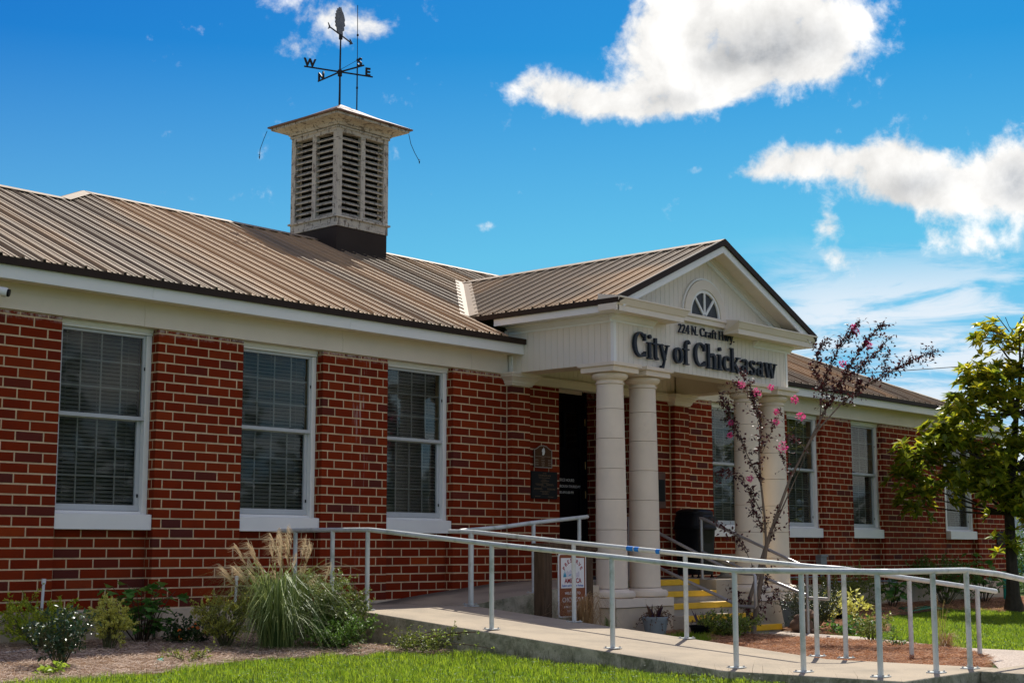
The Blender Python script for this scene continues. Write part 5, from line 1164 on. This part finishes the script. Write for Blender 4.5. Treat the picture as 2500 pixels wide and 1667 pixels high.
for k in range(30):
    bx,by=1.36+random.uniform(-.15,.22),-1.75+random.uniform(-.16,.16); ex=random.uniform(-.52,.34); hh=random.uniform(.72,1.18)-abs(ex+.05)*.28
    e=Vector((bx+ex*.66,by-ex*.5,-.38+hh)); P=curve((bx,by,-.38),e,(-.02,0,.14),8); stk.tube(P,[.003]*8,4,False)
    d=(P[-1]-P[-2]).normalized(); wind=Vector((-.62,.45,0)) if random.random()<.75 else Vector((.3,-.2,0))
    for j in range(26):
        u=random.uniform(0,1); p=P[-2]+(P[-1]-P[-2])*u+d*u*.03; l_=random.uniform(.10,.21); q1=p+d*l_*.55+wind*l_*.25+rv(.012); q2=q1+wind*l_*.55+Vector((0,0,-l_*random.uniform(.05,.5)))+rv(.012)
        n_=Vector((.0,.0,.0011)); s=Vector((.0005,-.0005,.0009)); o_=len(pl_.v); pl_.v+=[tuple(p-s),tuple(p+s),tuple(q1-s*1.4),tuple(q1+s*1.4),tuple(q2-s*.4),tuple(q2+s*.4)]; pl_.f+=[(o_,o_+1,o_+3,o_+2),(o_+2,o_+3,o_+5,o_+4)]
part('plumes',pl_,leafmat('tan_plume',(.38,.26,.15),(.70,.54,.36),.4,.7,.2),mg,kind='stuff'); part('stalks',stk,leafmat('straw_stalk',(.20,.17,.06),(.36,.30,.12),.2),mg,kind='stuff')
dryb=leafmat('dry_blade',(.20,.11,.04),(.42,.27,.13),.3)
tuft('grass_clump','brown and green grass clump at the foot of the welcome sign',4.78,-2.75,.62,.36,420,dryb,w_=.007,droop=.4); tuft('grass_clump','green grass tuft beside the left column pedestal',6.15,-2.05,.30,.14,70,mid,w_=.006)
tuft('grass_clump','dry straw-coloured grass tuft in the pine straw near the ramp end',7.35,-5.72,.24,.2,170,dryb,w_=.004,droop=.5); tuft('grass_clump','tall thin dry weeds behind the ramp end posts',7.6,-5.55,.62,.16,26,leafmat('dry_green_blade',(.12,.12,.03),(.3,.22,.08),.3),w_=.004,droop=.1)
tuft('grass_clump','thin weeds growing against the left wall above the lantana',.98,-.3,.55,.3,40,leafmat('weed_blade',(.10,.07,.03),(.2,.13,.05),.2),w_=.003,droop=.3)
# lobed hydrangeas: every leaf a part
def lobed(sz):
    pts=[(0,0),(.10,-.06),(.30,-.34),(.38,-.22),(.52,-.46),(.62,-.40),(.66,-.22),(.84,-.24),(1.0,0),(.84,.24),(.66,.22),(.62,.40),(.52,.46),(.38,.22),(.30,.34),(.10,.06)]
    q=MB(); V=[(a*sz,b*sz,(abs(b)*.28-.10*a*a)*sz) for a,b in pts]+[(.35*sz,0,-.02*sz),(.7*sz,0,-.06*sz)]; q.v=V
    q.f=[(0,1,16),(1,2,16),(2,3,16),(3,4,16),(4,5,17,16),(5,6,17),(6,7,17),(7,8,17),(8,9,17),(9,10,17),(10,11,17),(11,12,16,17),(12,13,16),(13,14,16),(14,15,16),(15,0,16)]; return q
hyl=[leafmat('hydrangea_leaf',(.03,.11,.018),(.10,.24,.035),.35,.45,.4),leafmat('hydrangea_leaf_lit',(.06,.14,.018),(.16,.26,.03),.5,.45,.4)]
lm=[[mesh_from('leaf',lobed(.14),hm,True) for hm in hyl],[mesh_from('leaf',lobed(.105),hm,True) for hm in hyl]]
def aim(d,up):
    d=Vector(d).normalized(); s=Vector(up).cross(d).normalized(); u=d.cross(s); return Matrix((d,s,u)).transposed().to_euler()
def hydrangea(label,x,y,h,r,nst,nl,sc_=1.,lit=.25,group=None):
    zb=G(x,y); t=thing('hydrangea',label,'shrub',(x,y,zb),group); st_=MB()
    for s in range(nst):
        a=2*math.pi*s/nst+random.uniform(-.3,.3); q=random.uniform(.25,1); e=Vector((x+math.cos(a)*r*q,y+math.sin(a)*r*q,zb+h*random.uniform(.5,.95)*(1.1-.3*q))); P=curve((x+math.cos(a)*.03,y+math.sin(a)*.03,zb-.02),e,(0,0,h*.2),7); st_.tube(P,[.009,.008,.007,.006,.005,.004,.003],5)
        for k in range(nl//nst):
            i=random.randint(2,6); p=P[i]; b=random.uniform(0,6.28); d=Vector((math.cos(b),math.sin(b),random.uniform(-.35,.35))); pe=p+d*.07; st_.tube([p,pe],[.0025,.002],4)
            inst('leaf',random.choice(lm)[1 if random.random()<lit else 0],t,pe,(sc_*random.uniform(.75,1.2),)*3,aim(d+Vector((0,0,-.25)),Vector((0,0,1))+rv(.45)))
    part('stems',st_,M['wood'],t); return t
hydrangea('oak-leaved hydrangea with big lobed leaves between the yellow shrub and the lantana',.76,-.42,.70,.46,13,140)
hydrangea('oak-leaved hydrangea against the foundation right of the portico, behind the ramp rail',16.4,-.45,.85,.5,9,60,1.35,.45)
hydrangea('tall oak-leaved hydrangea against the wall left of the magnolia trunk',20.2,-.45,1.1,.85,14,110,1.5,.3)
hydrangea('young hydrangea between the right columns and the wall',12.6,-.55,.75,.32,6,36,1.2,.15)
# ---------------------------------------------------------------- crape myrtle
mt=thing('crape_myrtle','young crape myrtle with dark purple leaves and pink flower clusters in front of the columns','tree',(8.16,-2.74,-.5))
tr_=MB()
def path(pts,r0,r1,n=7):
    P=[Vector(p) for p in pts]; tr_.tube(P,[r0+(r1-r0)*i/(len(P)-1) for i in range(len(P))],n); return P
path([(8.17,-2.76,-.52),(8.16,-2.84,-.05),(8.17,-2.93,.33),(8.17,-2.98,.59),(8.18,-3.02,.73)],.036,.024); path([(8.10,-2.70,-.52),(8.10,-2.78,0.),(8.14,-2.89,.33),(8.16,-2.97,.59)],.030,.02); path([(8.22,-2.72,-.52),(8.20,-2.80,-.1),(8.18,-2.90,.2),(8.17,-2.96,.5)],.022,.016)
BRs=[([(8.17,-2.99,.59),(8.12,-3.01,.97),(8.05,-3.01,1.4),(7.99,-3.03,1.78),(7.97,-3.08,2.1),(7.91,-3.06,2.37),(7.83,-3.02,2.62),(7.73,-2.95,2.78)],.016,.3,1.),
([(8.05,-3.01,1.4),(7.89,-2.91,1.78),(7.77,-2.84,2.08),(7.66,-2.78,2.37),(7.6,-2.74,2.51)],.008,.15,1.5),([(8.15,-2.88,.22),(8.02,-2.8,.54),(7.91,-2.72,.76),(7.75,-2.57,.92)],.006,.3,1.),
([(8.09,-2.99,1.03),(7.95,-2.89,1.35),(7.83,-2.79,1.51),(7.64,-2.59,1.54)],.007,.3,1.1),([(8.01,-3.06,1.78),(8.07,-3.19,2.08),(8.12,-3.29,2.32)],.005,.3,.6),([(7.94,-3.07,2.21),(7.83,-3.01,2.54),(7.67,-2.85,2.64)],.005,.1,1.),
([(8.18,-2.99,.59),(8.22,-3.08,.81),(8.21,-3.14,1.08)],.005,.1,.9),([(8.11,-3.0,.8),(8.0,-2.92,1.1),(7.97,-2.9,1.35)],.006,.1,1.8),
([(8.18,-3.02,.73),(8.22,-3.13,1.03),(8.28,-3.29,1.46),(8.37,-3.47,1.83),(8.47,-3.68,2.26),(8.55,-3.85,2.61),(8.66,-4.05,2.96),(8.73,-4.17,3.18),(8.85,-4.35,3.37)],.021,.52,1.7),
([(8.17,-3.0,.68),(8.26,-3.17,1.08),(8.33,-3.36,1.5),(8.40,-3.5,1.85)],.013,2,0),
([(8.37,-3.47,1.83),(8.45,-3.62,2.08),(8.61,-3.87,2.4),(8.75,-4.07,2.59),(8.95,-4.34,2.77),(9.15,-4.6,2.94),(9.33,-4.83,3.04)],.012,.38,1.7),
([(8.45,-3.62,2.08),(8.44,-3.68,2.43),(8.44,-3.74,2.7),(8.51,-3.89,3.07),(8.56,-3.99,3.21),(8.64,-4.11,3.38)],.008,.25,1.7),([(8.37,-3.47,1.83),(8.28,-3.4,1.94),(8.19,-3.3,2.0)],.004,.2,1.),
([(8.55,-3.85,2.61),(8.66,-4.01,2.78),(8.82,-4.23,2.99),(8.92,-4.4,3.21)],.006,.2,1.7),([(8.48,-3.7,2.26),(8.47,-3.74,2.53),(8.34,-3.64,2.75),(8.35,-3.71,3.07),(8.4,-3.81,3.21)],.007,.15,1.5),
([(8.63,-3.89,2.4),(8.58,-3.87,2.59),(8.49,-3.8,2.69)],.004,.1,1.6),([(8.28,-3.29,1.46),(8.2,-3.25,1.67),(8.16,-3.25,1.89)],.004,.3,1.),([(8.17,-2.93,.33),(8.3,-3.09,.43)],.003,.5,.5),([(8.14,-2.8,-.3),(7.98,-2.72,-.02),(7.9,-2.68,.12)],.004,.1,1.4),([(8.17,-2.8,-.25),(8.3,-2.9,-.05),(8.42,-3.0,.05)],.004,.1,1.2),([(8.17,-2.85,-.1),(8.22,-2.9,.1),(8.3,-2.95,.3)],.003,.2,1.),
([(8.75,-4.07,2.59),(8.72,-4.02,2.75),(8.78,-4.1,2.92)],.003,.1,1.4),([(8.95,-4.34,2.77),(8.92,-4.3,2.9),(8.97,-4.36,3.02)],.003,.1,1.3)]
ls=LS()
for pts,r0,s0,dn in BRs:
    P=path(pts,r0,.002,6)
    if dn<=0: continue
    for i in range(len(P)-1):
        seg=P[i+1]-P[i]; n=int(seg.length*dn*115)
        for k in range(n):
            u=(i+random.random())/(len(P)-1)
            if u<s0: continue
            p=P[i]+seg*random.random(); tw=rv(); tw=(tw+seg.normalized()*.6).normalized(); l_=random.uniform(.02,.17)
            if random.random()<.5:
                e=p+tw*l_; tr_.tube([p,e],[.0016,.0008],3,False)
                for j in range(3): ls.add(p+tw*l_*(.4+.3*j)+rv(.006),(tw*.4+rv()).normalized(),Vector((0,0,1))+rv(.8),random.uniform(.035,.06),random.uniform(.022,.034))
            else: ls.add(p+rv(.012),(tw*.5+rv()).normalized(),Vector((0,0,1))+rv(.8),random.uniform(.035,.058),random.uniform(.022,.034))
part('trunk',tr_,M['bark'],mt,smooth=True); ls.build('foliage',leafmat('purple_leaf',(.018,.008,.012),(.095,.015,.015),.25,.5,.3),mt)
pk=leafmat('pink_petal',(.72,.03,.20),(.88,.12,.32),.4,.6,.2)
for i,c in enumerate([(7.76,-2.94,2.62),(7.89,-3.08,2.52),(8.0,-3.22,2.59),(8.21,-3.43,2.44),(8.28,-3.46,2.23),(8.08,-3.24,2.29),(8.09,-3.23,2.16),(7.72,-2.8,2.16),(7.73,-2.78,2.0),(8.17,-3.26,1.86),(7.95,-2.92,1.46),(8.75,-4.18,3.1),(8.63,-4.08,3.29),(8.56,-3.92,2.88),(8.6,-4.06,3.34),(8.73,-4.17,3.14)]):
    f=LS(); rr_=(.05,.055,.035,.05,.06,.03,.035,.03,.03,.072,.04,.05,.05,.045,.03,.03)[i]
    for k in range(60): v=rv(); f.add(Vector(c)+v*rr_*random.uniform(.3,1),(v+rv(.6)).normalized(),rv(),.022,.02)
    f.build('flower_cluster',pk,mt,None,fold=.3)
# ---------------------------------------------------------------- magnolia
mg_=thing('magnolia_tree','broad-leaved magnolia tree with yellow-green leaves at the right end of the building','tree',(17.99,-1.99,-.5))
tk=MB(); TP=[(17.99,-1.99,-.55),(17.94,-2.0,-.2),(17.88,-2.03,.29),(17.75,-2.08,1.21),(17.71,-2.19,1.97),(17.65,-2.34,2.97),(17.62,-2.47,3.73),(17.53,-2.51,4.42)]
tk.tube(TP,[.20,.12,.10,.085,.065,.045,.026,.012],10)
clm=[(16.63,-.88,1.6),(16.67,-1.05,2.13),(16.9,-1.21,1.67),(16.86,-1.34,2.51),(16.74,-1.25,2.7),(17.07,-1.47,1.98),(17.02,-1.62,2.97),(17.19,-1.72,2.51),(17.18,-1.89,3.35),(17.07,-1.83,3.66),(17.38,-1.76,1.67),(17.38,-2.02,2.89),(17.5,-2.02,2.28),(17.4,-2.21,3.66),(17.46,-2.36,4.11),(17.6,-2.34,3.2),(17.73,-2.33,2.51),(17.75,-2.21,1.82),(17.64,-1.99,1.36),(17.86,-2.26,1.44),(18.02,-2.68,2.58),(17.94,-2.76,3.35),(18.1,-2.61,1.82),(17.76,-2.71,4.11),(18.19,-2.95,2.97),(18.27,-2.88,2.2),(17.82,-2.04,.68),(17.62,-2.63,4.3),(18.5,-3.2,2.6),(18.6,-3.4,3.3),(18.4,-3.1,3.8),(18.6,-3.3,1.9)]
clm=clm+[(c[0]+random.uniform(-.3,.3),c[1]+random.uniform(-.3,.3),c[2]+random.uniform(-.28,.28)) for c in clm if c[2]>1.2]
LVS=[]
vw=Vector((.744,.653,0))
for c in clm:
    c=Vector(c)+vw*random.uniform(-.5,.45); zt=max(1.3,c.z-random.uniform(.2,.7)) if c.z>1.0 else .5; b=min(TP,key=lambda p:abs(p[2]-zt)); P=curve(b,c,(0,0,-.1),5); tk.tube(P,[.028,.022,.016,.011,.006],6)
    small=c.z<1.0
    for s in range(9 if small else 16):
        v=rv(random.uniform(.12,.40)); v.z*=.8; tip=c+v; tk.tube([c+v*.2,tip],[.005,.003],4)
        ax=(v.normalized()*.6+Vector((0,0,.7))).normalized(); s1_=ax.orthogonal().normalized(); s2_=ax.cross(s1_)
        for k in range(9):
            a=2*math.pi*k/9*1.9+random.uniform(-.3,.3); d=(s1_*math.cos(a)+s2_*math.sin(a))*.85+ax*random.uniform(.1,.9); LVS.append((tip+d*.01,d.normalized(),ax))
for pts in ([(17.55,-2.45,4.2),(17.35,-2.3,4.35),(17.24,-2.2,4.53)],[(17.58,-2.5,4.25),(17.42,-2.38,4.5),(17.35,-2.35,4.66)],[(17.55,-2.5,4.3),(17.53,-2.56,4.66)],[(17.42,-2.38,4.4),(17.28,-2.22,4.7)],[(17.5,-2.45,4.45),(17.6,-2.6,4.72)],[(17.35,-2.3,4.35),(17.18,-2.12,4.42)]): tk.tube(pts,[.012]+[.006]*(len(pts)-1),5)
part('trunk',tk,M['darkbark'],mg_,smooth=True)
mgl=[leafmat('magnolia_leaf',(.05,.115,.01),(.36,.37,.025),.56,.3,.5),leafmat('magnolia_leaf_sunlit',(.34,.33,.015),(.62,.52,.03),.6,.3,.5)]
def mleaf(m_):
    q=MB(); pts=[(0,0),(.25,-.16),(.55,-.25),(.8,-.2),(1,0),(.8,.2),(.55,.25),(.25,.16)]; q.v=[(a,b,abs(b)*.35-.16*a*a) for a,b in pts]+[(.4,0,-.02),(.75,0,-.085)]
    q.f=[(0,1,8),(1,2,9,8),(2,3,9),(3,4,9),(4,5,9),(5,6,9),(6,7,8,9),(7,0,8)]; return mesh_from('leaf',q,m_,True)
mlm=[mleaf(a) for a in mgl]
LVS.sort(key=lambda l:(Vector(l[0])-camp).dot(CF)-.3*abs(random.gauss(0,1)))
lsA=[LS(),LS()]
for i,(p,d,ax) in enumerate(LVS):
    w_=1 if random.random()<.10+.20*max(0,p.z-2.2) else 0; L=random.uniform(.15,.21)  # more leaves near the crown top get sunlight put into their colour
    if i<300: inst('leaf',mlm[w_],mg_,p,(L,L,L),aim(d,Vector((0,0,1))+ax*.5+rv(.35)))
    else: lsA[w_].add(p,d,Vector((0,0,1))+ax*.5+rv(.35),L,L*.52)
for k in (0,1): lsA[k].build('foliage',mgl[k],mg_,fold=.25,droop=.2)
# ---------------------------------------------------------------- pots, figurine, small things
def pot(name,label,x,y,r,h,m_,group=None,z=None):
    zb=(G(x,y)+.02) if z is None else z; t=thing(name,label,'flower pot',(x,y,zb),group)
    q=MB(); q.lathe([(r*.72,zb),(r*.80,zb+h*.3),(r*.95,zb+h*.80),(r*.97,zb+h*.81),(r*.97,zb+h*.83),(r,zb+h*.84),(r*1.02,zb+h*.985),(r*1.0,zb+h),(r*.92,zb+h),(r*.90,zb+h*.88),(0.01,zb+h*.87)],x,y,28); part('pot_body',q,m_,t,smooth=True)
    q=MB(); q.lathe([(r*.89,zb+h*.86),(r*.89,zb+h*.9),(0.01,zb+h*.91)],x,y,16,cap=False); part('potting_soil',q,M['mulch'],t); return t,zb+h*.9
def spill(t,x,y,z,r,n,m1,stiff=0):
    q=MB(); ls=LS()
    for k in range(n):
        a=random.uniform(0,6.28); l_=random.uniform(.5,1.)*r; e=Vector((x+math.cos(a)*l_,y+math.sin(a)*l_,z+random.uniform(-.16,.12))); P=curve((x+math.cos(a)*.05,y+math.sin(a)*.05,z),e,(0,0,.13),6); q.tube(P,[.0022]*6,4,False)
        for p in P[1:]:
            for j in range(3): ls.add(p+rv(.015),rv(),rv(),.028,.016)
    part('stems',q,M['wood'],t); ls.build('foliage',m1,t)
dead=leafmat('withered_leaf',(.07,.035,.02),(.20,.10,.05),.2,.8,.2); purp=leafmat('purple_strap_leaf',(.03,.012,.025),(.07,.03,.05),.2,.35,.6)
def straps(t,x,y,z,h,n,m_,w_=.03):
    ls=LS()
    for k in range(n): a=random.uniform(0,6.28); d=Vector((math.cos(a)*.45,math.sin(a)*.45,1)); ls.add((x+math.cos(a)*.03,y+math.sin(a)*.03,z),d,(-d.y,d.x,.2),h*random.uniform(.5,1),w_)
    ls.build('strap_leaves',m_,t,None,fold=.3,droop=.15)
t,z=pot('flower_pot','round grey pot with withered trailing plant before the left column pedestal',6.98,-2.13,.165,.24,M['potgrey']); spill(t,6.98,-2.13,z,.30,20,dead); straps(t,6.98,-2.13,z,.20,12,purp,.035); straps(t,7.02,-2.10,z,.2,8,dead,.05)
t,z=pot('flower_pot','small black nursery pot with purple strap leaves on the edge of the steps',7.50,-2.45,.15,.14,M['black']); straps(t,7.50,-2.45,z,.24,22,purp,.024); spill(t,7.5,-2.45,z,.16,6,dead)
t,z=pot('flower_pot','grey pot with drying flowers right of the steps, behind the dog figurine',10.12,-2.22,.20,.36,M['potgrey']); spill(t,10.12,-2.22,z,.24,24,leafmat('drying_leaf',(.10,.07,.03),(.24,.16,.07),.3))
t,z=pot('bowl_planter','wide black bowl planter with a spindly yellowing plant',12.45,-1.55,.36,.20,M['black']); straps(t,12.45,-1.55,z,.45,22,yel,.014); 
dg_=MB(); bx,by,bz=9.28,-2.80,-.49
for c,r in (((0,0,.10),(.12,.16,.10)),((-.02,-.10,.10),(.09,.08,.10)),((.10,.05,.06),(.08,.12,.06)),((-.03,-.13,.25),(.075,.085,.07)),((-.05,-.21,.235),(.045,.055,.038)),((-.10,-.10,.24),(.025,.045,.065)),((.045,-.09,.24),(.025,.045,.065)),((-.06,-.20,.03),(.03,.07,.03)),((.04,-.18,.03),(.03,.07,.03)),((0,.02,.19),(.07,.08,.06))): dg_.ball((bx+c[0],by+c[1],bz+c[2]),r,16,10)
ob=tag(part('dog_figurine',dg_,M['terra'],None,smooth=True),'weathered brown figurine of a crouching floppy-eared dog beside the lowest step','figurine')
rm_=ob.modifiers.new('r','REMESH'); rm_.mode='VOXEL'; rm_.voxel_size=.010; rm_.use_smooth_shade=True; sm_m=ob.modifiers.new('s','SMOOTH'); sm_m.iterations=3
hs_=MB(); pts=[]
for k in range(90):
    a=k*.33; rr_=.34+.05*math.sin(k*1.3); pts.append((16.3+rr_*1.5*math.cos(a)+.004*k,-.95+rr_*.62*math.sin(a),G(16.3,-.9)+.035+.012*(k%7)/7+.02*math.sin(k)))
pts+=[(15.6,-1.2,-.44),(15.2,-1.1,-.44),(14.9,-.8,-.43)]; hs_.tube(pts,.012,6); tag(part('garden_hose',hs_,M['hose'],None,smooth=True),'green garden hose coiled on the mulch by the foundation','hose')
for i,(x,y,h,dx_) in enumerate(((-.21,-.15,.68,.0),(2.10,-.15,.68,.0))):
    z0=-.36; q=MB(); q.tube([(x,y,z0),(x+dx_*2+.03,y-.0,z0+h)],.014,10); e=(x+dx_*2+.03,y,z0+h); q.tube([(e[0]-.003,y,e[2]-.05),(e[0],y,e[2])],.021,10)
    tag(part('pipe_stub',q,mat('white_pvc%d'%i,(.72,.74,.73),.4,.04,5),None,smooth=True),('white plastic pipe stub leaning behind the golden shrub','white plastic pipe stub leaning by the thin weeds and abelia')[i],'pipe','white plastic pipe stubs by the foundation')
q=MB(); q.tube([(-.9,-.75,-.31),(-.62,-.72,-.30)],.010,8); tag(part('pipe_stub',q,M['alu'],None,smooth=True),'thin grey pipe lying level behind the leftmost shrubs','pipe')
q=MB(); q.tube([(-.30,-2.17,-.355),(-.235,-2.13,-.35)],[.020,.022],12); q.tube([(-.235,-2.13,-.35),(-.228,-2.126,-.35)],[.024,.018],12); tag(part('plastic_cap',q,M['teal'],None,smooth=True),'bright teal plastic cap lying on the mulch','cap')
q=MB(); q.lathe([(.09,-.43),(.09,-.41),(.06,-.40),(.0,-.395)],5.45,-2.62,18); tag(part('valve_cover',q,mat('dark_teal_plastic',(.02,.09,.10),.5,.1,5),None,smooth=True),'dark teal round valve cover at the foot of the welcome sign','valve cover')
q=MB(); q.tube([(21.6,-.3,-.45),(21.6,-.3,.12)],.05,10); tag(part('standpipe',q,mat('green_pipe',(.01,.28,.22),.5,.1,5),None,smooth=True),'green standpipe by the wall behind the magnolia','pipe')
# ---------------------------------------------------------------- power line and background
q=MB(); a=Vector((20,21,5.4)); b=Vector((36,2.3,6.25)); q.tube([a*(1-t)+b*t+Vector((0,0,-.35*4*t*(1-t))) for t in np.linspace(0,1,24).tolist()],.012,5); tag(part('power_line',q,M['iron'],None),'thin overhead wire crossing the sky behind the building','power line')
hb=thing('distant_house','pale clapboard house with teal trim far behind the right end of the building','house',(46,11,-.5))
q=MB(); q.box(42,52,6,15,-.6,2.3); part('wall',q,mat('pale_clapboard',(.62,.66,.68),.6,.05,3,.1,30),hb); q=MB(); q.prism([(5.6,2.31),(15.4,2.31),(10.5,4.0)],41.6,52.4,'x'); part('roof',q,mat('grey_shingle',(.16,.16,.17),.9,.2,6,.3,60),hb)
q=MB(); q.box(41.96,41.99,6,15,-.2,.25); q.box(42.3,43.3,5.95,5.99,.5,1.6); part('trim',q,mat('teal_trim',(.10,.40,.42),.5,.05,3),hb)
def bgtree(label,x,y,h,r,n,m_,L=.16,name='background_tree'):
    zb=-.55; t=thing(name,label,'tree' if name=='background_tree' else 'hedge',(x,y,zb)); q=MB(); q.tube([(x,y,zb),(x+.1,y,zb+h*.5),(x,y,zb+h*.8)],[.14,.10,.04],8); ls=LS(); cs=[Vector((x,y,zb+h*.62))+Vector((random.uniform(-1,1)*r*.7,random.uniform(-1,1)*r*.7,random.uniform(-.32,.34)*h)) for _ in range(16)]
    for c in cs: q.tube([(x,y,zb+h*.4),tuple(c)],[.05,.015],5)
    for k in range(n):
        c=random.choice(cs); v=rv(r*.42*random.uniform(.5,1)); ls.add(c+v,rv(),Vector((0,0,1))+rv(.8),L*random.uniform(.7,1.3),L*.5)
    part('trunk',q,M['darkbark'],t); ls.build('foliage',m_,t); return t
bgtree('leafy green hedge beyond the magnolia, at the right edge',27.5,1.2,1.5,1.3,5000,mid,.08,'hedge'); bgtree('second low hedge plant behind the standpipe at the right edge',25.0,-1.2,1.1,1.0,4500,olive,.07,'hedge')
bgtree('distant round green tree behind the pale house',60,6,6.5,3.5,7000,mid,.3)

tl_=LS()
for k in range(26):
    cx_=4+k*3.1+random.uniform(-1,1); cy_=-36+random.uniform(-4,4); hh=random.choice((4.5,6,7.5,9)); 
    for j in range(520):
        v=rv(random.uniform(.6,1)); tl_.add((cx_+v.x*2.6,cy_+v.y*2.4,hh*.55+v.z*hh*.5-.5),rv(),rv(),.6,.35)
tag(tl_.build('tree_line',leafmat('far_leaf',(.02,.04,.012),(.05,.08,.02),.2),None),'dark line of trees across the street, mirrored in the window panes','trees',None,'stuff')
